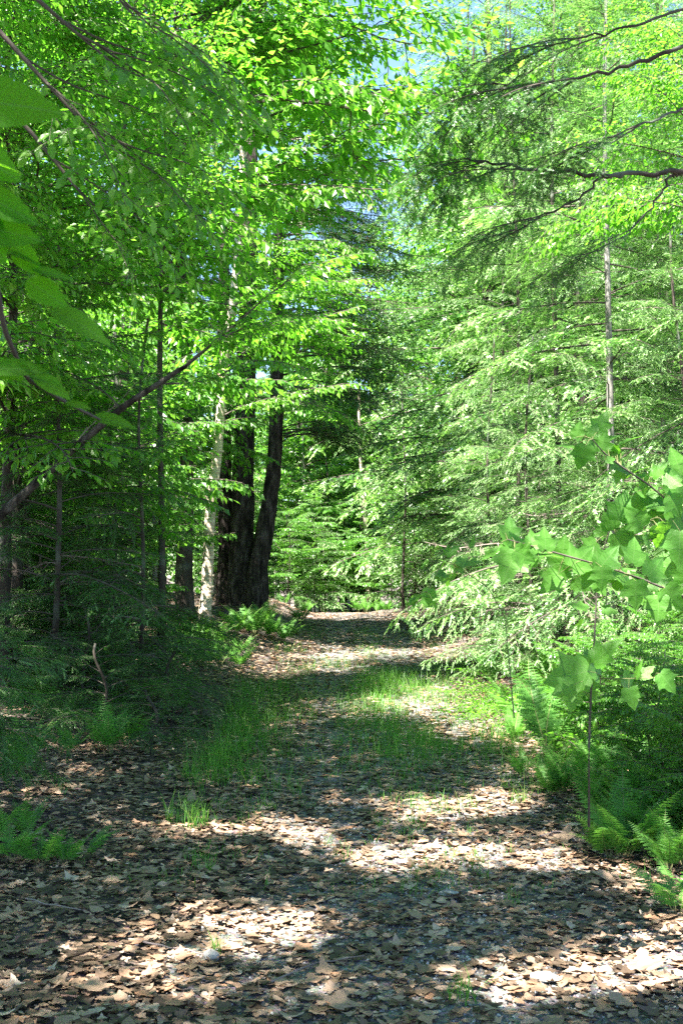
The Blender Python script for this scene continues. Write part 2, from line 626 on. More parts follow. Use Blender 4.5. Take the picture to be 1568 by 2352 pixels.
def bough_hemlock(seed, L=2.2, tw=NT_MID, brsp=.075, twsp=.042, rise=.1, droop=.25, rad=.016, tips=.85, bare=.12, twl=.10):
    """A flat, lacy hemlock bough along +X: material 0 wood, 1 needle, 2 new needle."""
    r = np.random.default_rng(seed)
    g = Geo()
    ax = curve(np.zeros(3), np.array([1, 0, rise]), L, 12, droop, 0.03, r)
    g.tube(ax, np.linspace(rad, rad * .15, 12), 4, 0)
    pos, D, N, sz, mt = [], [], [], [], []
    nb = int(L / brsp)
    for k in range(nb):
        s = bare + (1 - bare) * (k + r.uniform(0, .7)) / nb
        f = min(s, .999) * 11
        i0 = min(int(f), 10)
        p = ax[i0] + (ax[i0 + 1] - ax[i0]) * (f - i0)
        d = unit(ax[i0 + 1] - ax[i0])
        sd = 1 if k % 2 else -1
        dd = rotz(d, sd * R(r.uniform(40, 66)))
        dd[2] += r.uniform(-.15, .15)
        bl = (L * .46 * (1 - s) ** .8 * smooth(bare - .1, .35, s) + .06 + .03 * L) * r.uniform(.6, 1.2)
        n = max(4, int(bl / .1))
        c = curve(p, dd, bl, n, r.uniform(.1, .48), .05, r)
        if bl > .2:
            g.tube(c, np.linspace(rad * .3, rad * .07, n), 3, 0)
        m = max(2, int(bl / twsp))
        for q in range(m):
            u = (q + .5) / m
            if r.random() < .08:
                continue
            f2 = u * (n - 1)
            i1 = min(int(f2), n - 2)
            pp = c[i1] + (c[i1 + 1] - c[i1]) * (f2 - i1)
            d1 = unit(c[i1 + 1] - c[i1])
            s2 = 1 if q % 2 else -1
            d2 = rotz(d1, s2 * R(r.uniform(30, 58)))
            d2[2] += r.uniform(-.3, .12)
            ln = (twl * (1.15 - .75 * u) + .025) * r.uniform(.7, 1.25)
            if bl > .45 and u < .6:
                ln *= 1.35
            pos.append(pp)
            D.append(d2)
            N.append((r.normal(0, .25), r.normal(0, .25), 1))
            sz.append(ln)
            mt.append(2 if r.random() < tips * (0.25 + u * .75) * (0.35 + .65 * s) else 1)
        pos.append(c[-2])
        D.append(c[-1] - c[-2])
        N.append((0, 0, 1.0))
        sz.append(np.linalg.norm(c[-1] - c[-2]) * 1.2)
        mt.append(2 if r.random() < tips else 1)
    pos, D, N, sz, mt = map(np.array, (pos, D, N, sz, mt))
    X, Y, Z = frame(D, N)
    wh = np.arange(len(pos)) % len(tw)
    for w in range(len(tw)):
        k = wh == w
        s3 = np.stack([np.clip(sz[k], .06, .12) * .9, sz[k], sz[k]], 1)
        g.inst(tw[w], pos[k], X[k], Y[k], Z[k], s3, mt[k])
    return g


def bough_dead(seed, L=1.8):
    """A leafless, twiggy dead bough."""
    r = np.random.default_rng(seed)
    g = Geo()
    ax = curve(np.zeros(3), np.array([1, 0, .05]), L, 10, .1, .05, r)
    g.tube(ax, np.linspace(.014, .003, 10), 4, 0)
    for k in range(int(L / .07)):
        i0 = r.integers(1, 9)
        dd = rotz(unit(ax[i0] - ax[i0 - 1]), R(r.uniform(25, 70)) * r.choice([-1, 1]))
        dd[2] += r.uniform(-.4, .3)
        tl = r.uniform(.15, .6) * (1 - i0 / 12)
        c = curve(ax[i0], dd, tl, 5, r.uniform(-.1, .2), .1, r)
        g.tube(c, np.linspace(.005, .0015, 5), 3, 0)
        for q in range(3):
            c2 = curve(c[1 + q], rotz(dd, r.uniform(-1, 1)), tl * .4, 3, .1, .1, r)
            g.tube(c2, [.0025, .002, .001], 3, 0)
    return g


WOODLEAF = [M_TWIG, M_BEECH]
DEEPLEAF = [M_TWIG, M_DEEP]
NEEDLES = [M_TWIG, M_NEEDLE, M_TIP]
SHADENEEDLES = [M_TWIG, M_NEEDLE, M_NEEDLE]
GB = [bough_broad(100 + k, L=2.5 + .25 * (k % 3)) for k in range(5)]
BEECH = [x.mesh('beech_bough', WOODLEAF) for x in GB]
FORESTB = [x.mesh('forest_bough', DEEPLEAF) for x in GB]
GBF = [bough_broad(150 + k, L=2.6, leaf=.15, tmpl=T_FAR, twsp=.2, lfsp=.075) for k in range(3)]
GH = [bough_hemlock(200 + k, L=2.2 + .2 * (k % 2)) for k in range(5)]
HEM = [x.mesh('hemlock_bough', NEEDLES) for x in GH]
GHF = [bough_hemlock(250 + k, L=2.4, tw=NT_FAR, brsp=.11, twsp=.075, twl=.15) for k in range(3)]
HEMD = [bough_hemlock(260 + k, L=2.4, tw=NT_MID, brsp=.085, twsp=.05, tips=.06, bare=.25).mesh('dark_hemlock_bough', NEEDLES) for k in range(4)]
HEMN = [bough_hemlock(300 + k, L=.75, tw=NT_NEAR, brsp=.034, twsp=.026, twl=.062, tips=.10, droop=.3, rad=.006).mesh('near_hemlock_bough', NEEDLES) for k in range(4)]
DEAD = [bough_dead(350 + k).mesh('dead_bough', [M_DEADTWIG]) for k in range(3)]


def bm(p, az, pitch, roll=0, sc=1.0):
    return Matrix.Translation([float(c) for c in p]) @ Matrix.Rotation(az, 4, 'Z') @ Matrix.Rotation(-pitch, 4, 'Y') @ Matrix.Rotation(roll, 4, 'X') @ Matrix.Scale(sc, 4)


def along(pts, z):
    pts = np.asarray(pts)
    return np.array([np.interp(z, pts[:, 2], pts[:, 0]), np.interp(z, pts[:, 2], pts[:, 1]), z])


def trunk_line(H, lean=(0, 0), wob=.05, n=14, r=rng):
    t = np.linspace(0, 1, n)
    a, b = r.uniform(0, 6, 2)
    return np.stack([lean[0] * t + wob * np.sin(t * 7 + a) * t, lean[1] * t + wob * np.sin(t * 6 + b) * t, H * t], 1)


def trunk_mesh(pts, r0, r1, mat, sides=9, lump=.04, flare=.35):
    g = Geo()
    n = len(pts)
    t = np.linspace(0, 1, n)
    rad = r0 + (r1 - r0) * t
    rad = rad * (1 + flare * np.exp(-t * n * .9))
    p = np.array(pts, float)
    p[0, 2] -= .12
    g.tube(p, rad, sides, 0, lump)
    return g.mesh('trunk', [mat], True)


def blocks(p, az, pitch, sc):
    """True for a bough that would grow across the open space round the birch stem."""
    d = np.array([math.cos(az) * math.cos(pitch), math.sin(az) * math.cos(pitch), math.sin(pitch) - .1])
    q = p + np.outer(np.linspace(.15, 1, 6) * 2.4 * sc, d)
    dx, dy = proj(q)
    bx = np.interp(dy, [250, 450, 620, 740, 870, 1010, 1200, 1440], [560, 552, 541, 527, 514, 499, 484, 466])
    if np.any((dy > 200) & (dy < 600) & (np.abs(dx - bx) < 30)) and rng.random() < .92:
        return True
    return bool(np.any((dy > 560) & (dy < 1400) & (dx > bx - 45) & (dx < bx + np.where(dy > 1040, 160, 22))))


def tree(name, label, cat, x, y, line, r0, r1, bark, boughs, group=None, sides=9):
    """A tree of separate boughs. boughs: (z, azimuth, pitch, scale, mesh)."""
    o = thing(name, label, cat, (x, y, float(height(x, y))), group)
    obj('trunk', trunk_mesh(line, r0, r1, bark, sides), o)
    for (z, az, pt, sc, me) in boughs:
        p = along(line, z)
        if y < 19.5 and blocks(p + [x, y, o.location[2]], az, pt, sc):
            continue
        obj('bough', me, o, bm(p, az, pt, rng.uniform(-.5, .5), sc))
    return o


def spread(z0, z1, n, Lf, meshes, pitch=(-.1, .35), az=None, r=rng):
    out = []
    for k in range(n):
        z = z0 + (z1 - z0) * (k + r.uniform(0, .9)) / n
        a = k * 2.4 + r.uniform(-.5, .5) if az is None else r.uniform(*az)
        f = (z - z0) / (z1 - z0)
        out.append((z, a, pitch[0] + (pitch[1] - pitch[0]) * f + r.uniform(-.22, .22), Lf(f) * r.uniform(.8, 1.15), meshes[r.integers(len(meshes))]))
    return out


# ------------------------------------------------------------------ the hemlock thicket beside the path, right
def hemlock(label, x, y, H, Lmax, n, z0=.7, group=None, meshes=HEM, rt=.048, dead=4, lean=(0, 0), bark=M_BARK, az=None, pitch=(-.12, .35)):
    line = trunk_line(H, lean, .08)
    b = spread(z0, H * .97, n, lambda f: rng.uniform(.6, 1.12) * Lmax / 2.2 * ((1 - f) ** .75 * .9 + .14) * (.75 + .25 * min(1, f * 5)), meshes, pitch, az)
    b += [(rng.uniform(.4, z0 + 1.6), rng.uniform(0, 6.28), rng.uniform(-.2, .2), rng.uniform(.5, .9), DEAD[k % 3]) for k in range(dead)]
    return tree('hemlock_tree', label, 'hemlock', x, y, line, rt, .012, bark, b, group)


HG = 'hemlocks crowding the sunny side of the path'
hemlock('sunlit hemlock with a pale bare trunk behind the broad maple leaves', 2.95, 12.2, 10.5, 2.5, 96, .8, HG, rt=.05, lean=(.15, .1), bark=M_GREY)
hemlock('bright hemlock sweeping low feathery boughs over the path edge', 3.2, 16.2, 12.5, 2.7, 92, .5, HG)
hemlock('light green hemlock leaning over the sunlit stretch of path', 3.3, 20.5, 13, 2.4, 90, .5, HG)
hemlock('small dense hemlock low beside the path below the taller ones', 2.45, 14.3, 4.6, 1.5, 60, .25, HG, rt=.03)
hemlock('small dense hemlock spilling over the sunlit path edge', 2.5, 18.4, 5.5, 1.5, 64, .25, HG, rt=.03)
hemlock('small dense hemlock under the pale trunk', 3.5, 11.2, 5.0, 1.6, 60, .3, HG, rt=.03)
hemlock('hemlock half hidden behind the pale trunk and the maple', 4.7, 13.8, 13, 2.7, 80, 1.2, HG)
hemlock('hemlock whose boughs reach in above the ferns at the frame edge', 4.05, 9.6, 8.5, 2.2, 64, 1.6, HG)
hemlock('slender far hemlock next to the bend of the path', 3.9, 26.0, 14, 2.3, 80, .5, HG)
hemlock('tall hemlock rising behind the sunlit thicket', 5.6, 19.0, 17, 3.0, 96, 2.0, HG)
hemlock('tall pale hemlock beside the gap of blue sky', 4.6, 29.5, 19, 2.8, 96, 1.5, HG, rt=.07)
hemlock('hemlock deep in the thicket behind the tall one', 7.2, 24, 18, 3.0, 90, 2, HG, rt=.07)

# ------------------------------------------------------------------ dark hemlock saplings in the shade, left
HS = 'young hemlocks in the deep shade'
hemlock('thin dark hemlock with long level boughs nearest the path edge', -2.25, 12.4, 4.4, 1.8, 84, .35, HS, HEMD, .03, 2, bark=M_BARK, pitch=(-.05, .5))
hemlock('slender hemlock with a straight dark stem beside the leaning trunk', -2.95, 11.4, 5.2, 1.8, 64, .7, HS, HEMD, .035, 4, bark=M_BARK, pitch=(0, .6))
hemlock('small bushy hemlock low in the shade between two dark stems', -2.9, 14.0, 3.8, 1.8, 70, .3, HS, HEMD, .025, 2, bark=M_BARK)
hemlock('dark hemlock sapling just before the pale birch', -4.0, 16.4, 5.0, 1.9, 70, .4, HS, HEMD, .035, 2, bark=M_BARK)
hemlock('hemlock sapling spreading at the frame edge under the leaning trunk', -3.9, 12.8, 4.4, 1.8, 64, .5, HS, HEMD, .03, 3, bark=M_BARK)
o = hemlock('little hemlock holding bright tipped level sprays above the leaf litter', -2.35, 6.6, 1.5, 2.6, 22, .35, None, HEMN, .014, 0, bark=M_BARK, az=(-.9, .6), pitch=(-.1, .2))

HL = 'little hemlocks low in the shade'
for k, (x, y, H, Lm) in enumerate(((-2.9, 9.2, 1.1, .9), (-2.2, 10.2, .9, .8), (-3.5, 10.4, 1.5, 1.1), (-1.75, 11.4, .8, .8), (-2.6, 11.2, 1.2, 1.0), (-2.9, 8.0, .9, .8), (-3.3, 12.4, 1.6, 1.1), 
                                   (-4.4, 11.8, 1.4, 1.0), (-3.8, 14.2, 1.6, 1.2), (-1.6, 9.4, .55, .6))):
    hemlock('little hemlock low in the shade under the dark saplings', x, y, H, Lm * 1.25, 18, .12, HL, HEMD, .012, 0, bark=M_BARK, pitch=(.05, .5))

# ------------------------------------------------------------------ the yellow birch
bp = [G(466, 1442)]
for dx, dy in ((472, 1350), (484, 1200), (499, 1010), (514, 870), (527, 740), (541, 620), (552, 450), (560, 250), (572, 60), (590, -150)):
    bp.append(P(dx, dy, bp[0][1] + .2))
bp = np.array(bp)
birch = thing('birch_tree', 'leaning yellow birch with pale peeling bark standing above the bright ferns', 'birch', bp[0])
tt = np.linspace(0, len(bp) - 1, 40)
line = np.stack([np.interp(tt, np.arange(len(bp)), bp[:, a]) for a in range(3)], 1) - bp[0]
line[:, 0] += .02 * np.sin(line[:, 2] * 2.3)
g = Geo()
rad = np.linspace(.108, .045, 40) * (1 + .35 * np.exp(-np.arange(40) * .6))
l2 = line.copy()
l2[0, 2] -= .2
g.tube(l2, rad, 14, 0, .025)
# curls of peeling bark
for k in range(260):
    f = rng.uniform(0, 34)
    i0 = int(f)
    c = line[i0] + (line[i0 + 1] - line[i0]) * (f - i0)
    a = rng.uniform(0, 6.28)
    rr = rad[i0] * 1.0
    w = rng.uniform(.25, .9)
    h_ = rng.uniform(.015, .05)
    aa = np.linspace(a, a + w, 5)
    lift = np.linspace(0, rng.uniform(.01, .05), 5) * np.linspace(.2, 1, 5)
    lo = np.stack([np.cos(aa) * (rr + .003 + lift), np.sin(aa) * (rr + .003 + lift), np.full(5, 0)], 1) + c
    hi = lo + [0, 0, h_]
    g.add(np.concatenate([lo, hi]), [(q, q + 1, q + 6, q + 5) for q in range(4)])
obj('trunk', g.mesh('trunk', [M_BIRCH], True), birch)
for k in range(46):
    z = 4.9 + (line[-1, 2] - 5.1) * (k + rng.random()) / 46
    obj('bough', BEECH[k % 5], birch, bm(along(line, z), rng.uniform(-.8, 1.2) if k % 3 else rng.uniform(1.2, 3.9), rng.uniform(.15, .75), rng.uniform(-.3, .3), rng.uniform(.7, 1.1)))

for k in range(18):
    z = 3.9 + .42 * k
    obj('bough', BEECH[k % 5], birch, bm(along(line, z), rng.uniform(-.55, .6), rng.uniform(-.05, .35), rng.uniform(-.4, .4), rng.uniform(.75, 1.15)))

# ------------------------------------------------------------------ beeches and maples whose leafy tiers fill the upper left
def broadleaf(label, x, y, H, n, z0, sc=1.0, az=None, group=None, meshes=BEECH, rt=.06, bark=M_BARK, lean=(0, 0), pitch=(.05, .6), name='beech_tree', cat='beech', z1=None):
    line = trunk_line(H, lean, .12)
    b = spread(z0, z1 or H * .97, n, lambda f: sc * (1 - .45 * f), meshes, pitch, az)
    return tree(name, label, cat, x, y, line, rt, .012, bark, b, group)


BG = 'young beeches beside the path'
broadleaf('slim dark beech stem showing high between the tiers of bright leaves', -2.35, 14.4, 10.5, 70, 4.7, 1.3, (-2.2, 1.7), BG, rt=.05)
o = bpy.data.objects['beech_tree']
for k in range(11):
    z = 6.0 + .36 * k
    obj('bough', BEECH[k % 5], o, bm((0, 0, z), rng.uniform(-.35, .45), rng.uniform(.15, .45), rng.uniform(-.4, .4), rng.uniform(1.4, 1.75)))
broadleaf('beech with mottled dark trunk standing by the leaning limb', -3.55, 11.6, 9.5, 64, 2.6, 1.15, (-1.6, 1.6), BG, rt=.07)
broadleaf('beech with a crooked dark stem at the frame edge', -4.0, 11.9, 9, 34, 2.4, 1.0, (-1.2, 1.2), BG, rt=.06)
broadleaf('beech reaching leafy tiers across the birch from the dark wood', -5.0, 24.2, 14, 64, 3.2, 1.3, (-1.8, 1.8), BG, rt=.08)
broadleaf('taller beech standing behind the birch', -9.5, 30.0, 16, 60, 4, 1.25, None, BG, rt=.1)
broadleaf('tall beech whose high crown shades the old pine', -4.2, 21.0, 18.5, 90, 10.8, 1.55, None, BG, rt=.11)  # put in so its unseen crown darkens the hollow round the pine
broadleaf('beech shading the young hemlocks', -8.0, 16.5, 13, 50, 3, 1.2, None, BG, rt=.1)
# a bright young maple inside the hemlocks, right
broadleaf('bright young maple glowing among the upper hemlock boughs', 3.2, 9.4, 6.2, 12, 4.4, .6, (2.0, 4.4), None, rt=.035, bark=M_GREY, name='maple_tree', cat='maple')

# ------------------------------------------------------------------ the dark three-stemmed pine
px0 = G(565, 1392)
pine = thing('pine_tree', 'massive dark old pine with clustered furrowed stems behind the birch', 'pine', px0)


def stem(pix, d, radii, sides=16, lump=.07):
    pts = np.array([P(a, b, d) for a, b in pix]) - px0
    pts[0, 2] = -.2
    k = np.linspace(0, len(pts) - 1, 30)
    pp = np.stack([np.interp(k, np.arange(len(pts)), pts[:, a]) for a in range(3)], 1)
    rr = np.interp(k, np.arange(len(pts)), radii)
    g = Geo()
    g.tube(pp, rr, sides, 0, lump)
    obj('stem', g.mesh('stem', [M_PINE], True), pine)


D0 = px0[1]
stem([(555, 1400), (556, 1250), (560, 1080), (566, 850), (572, 500), (580, 200)], D0, [.40, .27, .25, .23, .19, .14])
stem([(588, 1396), (592, 1300), (614, 1180), (630, 1060), (637, 800), (640, 520)], D0 - .35, [.30, .21, .19, .17, .14, .1])
stem([(520, 1396), (521, 1250), (515, 1080), (514, 800), (516, 450)], D0 + .5, [.28, .21, .19, .17, .12])
for k in range(92):
    z = rng.uniform(4.0, 13.0)
    a = rng.uniform(-.75, .5) if k % 4 else rng.uniform(0, 6.28)
    x0 = .9 * smooth(0, 4, z)
    obj('bough', HEMD[k % 4] if k % 5 else DEAD[k % 3], pine, bm((x0, -.2, z), a, rng.uniform(-.15, .25), rng.uniform(-.3, .3), rng.uniform(1.0, 1.75) * (1 if z > 4.5 else .8)))

# grey trunk left of the birch, and other bare trunks in the wood
def pole(label, dxb, dyb, d, top, r0, bark=M_GREY, group='bare trunks in the wood beyond the birch', boughs=0, name='bare_tree'):
    p = P(dxb, dyb, d)
    z0 = float(height(p[0], d))
    q = P(top[0], top[1], d)
    line = np.array([(0, 0, 0)] + [((q[0] - p[0]) * t + .06 * math.sin(6 * t + d), .05 * math.sin(5 * t), (q[2] - z0) * t) for t in np.linspace(.1, 1, 12)])
    o = thing(name, label, 'tree', (p[0], d, z0), group)
    obj('trunk', trunk_mesh(line, r0, r0 * .6, bark, 10), o)
    for k in range(boughs):
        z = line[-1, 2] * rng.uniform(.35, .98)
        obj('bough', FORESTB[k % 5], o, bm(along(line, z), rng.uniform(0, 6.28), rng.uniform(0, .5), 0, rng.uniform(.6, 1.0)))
    return o


pole('dim mottled trunk close to the birch on its shaded side', 425, 1400, 24, (420, 500), .17, M_BARK, None)
pole('dark mottled trunk rising at the frame edge behind the leaning limb', 18, 1480, 12.5, (48, 560), .07, M_BARK, None, 5)
pole('lichen spotted trunk beside the dark one at the frame edge', 40, 1500, 13.4, (84, 600), .065, M_BARK, None, 5)
for k in range(15):
    dx = rng.uniform(-30, 400)
    d = rng.uniform(17, 40)
    pole('thin straight trunk in the shaded wood', dx, 1420, d, (dx + rng.uniform(-25, 35), rng.uniform(100, 700)), rng.uniform(.03, .07), M_GREY if k % 3 == 0 else M_BARK, 'thin straight trunks in the shaded wood', 5)
pole('thin white trunk standing in the bright wood past the bend', 845, 1400, 44, (825, 900), .10, M_BIRCH, None, 4)
pole('thin dark pole of a tree at the far end of the path', 928, 1400, 36, (926, 900), .05, M_BARK, None, 3)

# the leaning dead limb
lp = np.array([P(a, b, 10.2) for a, b in ((-160, 1300), (0, 1185), (90, 1105), (200, 1005), (290, 930), (360, 885), (412, 850), (430, 842))])
o = thing('leaning_trunk', 'dark bare trunk leaning across the shaded young hemlocks', 'fallen tree', lp[0] - [0, 0, 0])
kk = np.linspace(0, 7, 30)
pl = np.stack([np.interp(kk, np.arange(8), lp[:, a]) for a in range(3)], 1) - lp[0]
pl = np.concatenate([[pl[0] + (-1.0, -.1, -1.25)], pl])
g = Geo()
g.tube(pl, np.linspace(.05, .018, 31), 9, 0, .04)
obj('trunk', g.mesh('trunk', [M_PINE], True), o)
for k, (i0, az, pt, sc) in enumerate(((12, .3, .9, .5), (22, -.5, .1, .6), (26, .5, .5, .7), (29, .2, .7, .8), (17, 2.6, .5, .6))):
    obj('bough', BEECH[k % 5] if k != 0 else DEAD[0], o, bm(pl[i0], az, pt, 0, sc))

# ------------------------------------------------------------------ background trees (crown and trunk each), copied
def crown_broad(seed, H, z0, n, sc):
    r = np.random.default_rng(seed)
    g = Geo()
    for k in range(n):
        f = (k + r.random()) / n
        z = z0 + (H - z0) * f
        w = sc * (math.sin(math.pi * (.15 + .8 * f)) ** .7)
        M = bm((0, 0, z), k * 2.4 + r.uniform(-.4, .4), r.uniform(0, .7), 0, w * r.uniform(.75, 1.2))
        g.merge(GBF[k % 3], M)
    return g


def crown_hem(seed, H, z0, n, sc):
    r = np.random.default_rng(seed)
    g = Geo()
    for k in range(n):
        f = (k + r.random()) / n
        z = z0 + (H - z0) * f
        M = bm((0, 0, z), k * 2.4 + r.uniform(-.4, .4), r.uniform(-.2, .2) + .3 * f, 0, sc * ((1 - f) ** .7 + .12) * r.uniform(.8, 1.2))
        g.merge(GHF[k % 3], M)
    return g


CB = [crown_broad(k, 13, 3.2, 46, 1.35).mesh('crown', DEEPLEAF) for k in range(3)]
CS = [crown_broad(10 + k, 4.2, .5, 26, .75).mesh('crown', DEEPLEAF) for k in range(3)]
CH = [crown_hem(k, 16, 1.2, 80, 1.45).mesh('crown', NEEDLES) for k in range(3)]
CHS = [crown_hem(5 + k, 5, .3, 40, .85).mesh('crown', NEEDLES) for k in range(2)]
TB = trunk_mesh(trunk_line(12.6, (0, 0), .2), .11, .02, M_GREY, 8)
TH = trunk_mesh(trunk_line(15.8, (0, 0), .1), .15, .02, M_BARK, 8)
TS = trunk_mesh(trunk_line(4, (0, 0), .1), .03, .01, M_BARK, 6)
KINDS = {'b': ('maple_tree', 'maple', CB, TB), 'h': ('hemlock_tree', 'hemlock', CH, TH), 's': ('maple_sapling', 'sapling', CS, TS), 'c': ('hemlock_sapling', 'hemlock sapling', CHS, TS)}


def far(k, label, group, x, y, sc=1.0):
    nm, cat, C, T = KINDS[k]
    o = thing(nm, label, cat, (x, y, float(height(x, y)) - .05), group, rng.uniform(0, 6.28), sc * rng.uniform(.9, 1.12))
    obj('trunk', T, o)
    obj('crown', C[rng.integers(len(C))], o)
    return o


# left wood
for k in range(34):
    y = rng.uniform(24, 58)
    x = -rng.uniform(.12, .42) * y - 4.2
    far('b' if k % 3 else 'h', 'leafy tree deep in the wood behind the birch' if k % 3 else 'dark hemlock deep in the wood behind the birch',
        'leafy trees deep in the wood behind the birch' if k % 3 else 'dark hemlocks deep in the wood behind the birch', x, y, rng.uniform(.8, 1.25))
for k in range(26):
    y = rng.uniform(15.5, 34)
    x = -rng.uniform(.12, .38) * y - 1.5
    far('s', 'leafy sapling filling the shaded wood behind the young hemlocks', 'leafy saplings behind the young hemlocks', x, y, rng.uniform(.7, 1.5))
for k in range(16):
    y = rng.uniform(13.0, 18)
    x = -rng.uniform(.26, .36) * y - .2
    far('s' if k % 3 else 'c', 'leafy sapling crowding the shade beside the dark hemlock stems' if k % 3 else 'hemlock sapling crowding the shade beside the dark stems',
        'leafy saplings beside the dark stems' if k % 3 else 'hemlock saplings beside the dark stems', x, y, rng.uniform(.6, .95))
# dark conifers over the path's end
far('h', 'dark conifer just past the old pine under the blue sky', None, -7.2, 38, 1.15)
far('h', 'dark conifer closing the view beyond the bend', None, -8.0, 46, 1.25)
for x, y, q in ((-5.0, 45, 1.8), (7.5, 43, 1.8)):
    far('b', 'tall pale leafy tree closing the sky above the end of the path', 'tall leafy trees closing the sky above the path', x, y, q)
for x, y, q in ((4.3, 32, 1.5), (-2.4, 62, 1.4), (4.6, 38, 1.4), (6.2, 28, 1.5), (5.6, 53, 1.5), (-4.4, 68, 1.6), (7.6, 34, 1.6), (5.2, 45, 1.55)):
    far('h', 'tall lacy hemlock against the blue gap over the path', 'tall hemlocks against the blue gap', x, y, q)
# end of the path
for k in range(20):
    y = rng.uniform(43, 62)
    x = rng.uniform(-.16, .14) * y
    far('s' if k % 3 else 'c', 'bright leafy sapling in the sun where the path ends' if k % 3 else 'small hemlock in the sun where the path ends',
        'bright saplings where the path ends' if k % 3 else 'small hemlocks where the path ends', x, y, rng.uniform(.8, 1.7))
for k in range(26):
    y = rng.uniform(56, 90)
    x = rng.uniform(-.2, .17) * y
    far('b', 'tall leafy tree seen far beyond the path', 'tall leafy trees far beyond the path', x, y, rng.uniform(1.0, 1.5))
# right wood
for k in range(24):
    y = rng.uniform(30, 58)
    x = rng.uniform(.07, .36) * y + 3.4
    far('h' if k % 3 else 'b', 'tall hemlock in the wood behind the sunlit thicket' if k % 3 else 'tall leafy tree in the wood behind the sunlit thicket',
        'tall hemlocks behind the sunlit thicket' if k % 3 else 'tall leafy trees behind the sunlit thicket', x, y, rng.uniform(1.0, 1.45))
for k in range(12):
    y = rng.uniform(12, 28)
    x = rng.uniform(.2, .36) * y + 1.6
    far('c', 'small hemlock in the understory of the sunlit thicket', 'small hemlocks under the sunlit thicket', x, y, rng.uniform(.6, 1.1))
for x, y, q in ((-1.9, 39.5, .75), (-1.0, 41, .85), (-.2, 43, .7), (1.0, 44, .8), (1.9, 42, .9), (2.6, 39, 1.0), (.4, 47, 1.1)):
    if y in (41, 39, 47):
        far('c', 'pale feathery young hemlock in full sun past the crest of the path', 'pale young hemlocks past the crest of the path', x, y, q)
    else:
        far('s', 'bright rounded leafy sapling in full sun past the crest of the path', 'bright leafy saplings past the crest of the path', x, y, q * 1.1)
# the far wood as one mass
g = Geo()
for k in range(70):
    a = rng.uniform(-.62, .62)
    dd = rng.uniform(95, 140)
    x, y = dd * math.sin(a), dd * math.cos(a)
    c = Geo()
    n = 900
    p = rng.normal(size=(n, 3))
    p = unit(p) * rng.uniform(.3, 1, (n, 1)) ** .5 * [4.5, 4.5, 6.5]
    X, Y, Z = frame(rng.normal(size=(n, 3)), rng.normal(size=(n, 3)) + [0, 0, 1])
    g.inst(T_FAR, p + [x, y, float(height(x, y)) + 6.5], X, Y, Z, rng.uniform(.4, .9, n), 0)
    g.tube([(x, y, -6), (x, y, 6)], [.3, .15], 5, 1)
kind(obj('far_woods', g.mesh('far_woods', [M_DEEP, M_BARK])), 'stuff')

# ------------------------------------------------------------------ unseen canopy added over the camera, shaped to throw the dappled shade
LIT = [  # where the sun comes through, in the photo: x, y, half width, half height, strength
    (640, 1905, 120, 22, 1), (720, 1945, 80, 16, .9), (860, 1955, 140, 16, .7), (1010, 1865, 95, 24, 1), (1140, 1850, 90, 28, 1), (830, 1850, 90, 14, .7),
    (1090, 1925, 190, 14, .7), (1050, 1975, 260, 26, 1), (1270, 1985, 120, 20, .8), (880, 2015, 90, 14, .7), (1020, 2020, 90, 12, .5), (930, 1905, 120, 10, .6),
    (590, 2125, 160, 36, 1), (660, 2160, 120, 22, .9), (430, 2080, 80, 18, .6), (330, 2150, 120, 24, .9), (200, 2190, 120, 30, .8), (130, 2260, 120, 25, .8),
    (300, 2245, 130, 26, .9), (470, 2210, 120, 22, .9), (520, 2290, 110, 26, .7), (330, 2290, 90, 20, .9), (770, 2260, 60, 18, .8), (760, 2290, 100, 24, .6),
    (1240, 2270, 190, 44, 1), (1330, 2230, 190, 22, .9), (1480, 2190, 130, 34, 1), (1460, 2270, 140, 26, .9), (1040, 2265, 70, 16, .9), (950, 2290, 80, 14, .7),
    (40, 1925, 60, 18, .7), (430, 1910, 70, 18, .9), (540, 1960, 50, 12, .6), (180, 2010, 60, 12, .6), (1160, 2110, 70, 12, .5), (930, 2100, 60, 10, .5),
    (1320, 1780, 150, 30, .6), (1240, 1690, 90, 20, .7), (1430, 1760, 90, 40, .5), (1500, 1640, 90, 60, .4), (1000, 1690, 60, 10, .5), (880, 1740, 60, 8, .4),
    (960, 1640, 200, 16, .5), (640, 1660, 60, 12, .5), (700, 1700, 60, 8, .4), (150, 1780, 120, 14, .35), (60, 1700, 90, 18, .5),
    (60, 1640, 70, 14, .9), (250, 1565, 80, 12, .9), (360, 1600, 70, 10, .8), (150, 1600, 50, 10, .9), (430, 1545, 60, 10, .9), (40, 1560, 60, 10, .9), (300, 1700, 60, 12, .8), (120, 1820, 70, 12, .7), (200, 1720, 50, 8, .8)]
LIT = np.array(LIT, float)


def lit(gx, gy):
    dx, dy = proj(np.stack([gx, gy, height(gx, gy)], 1))
    v = np.zeros(len(gx))
    for cx, cyy, rx, ry, s in LIT:
        q = ((dx - cx) / rx) ** 2 + ((dy - cyy) / ry) ** 2
        v = np.maximum(v, s * (q < 1.8 + .4 * np.sin(gx * 9 + gy * 5)))
    return v


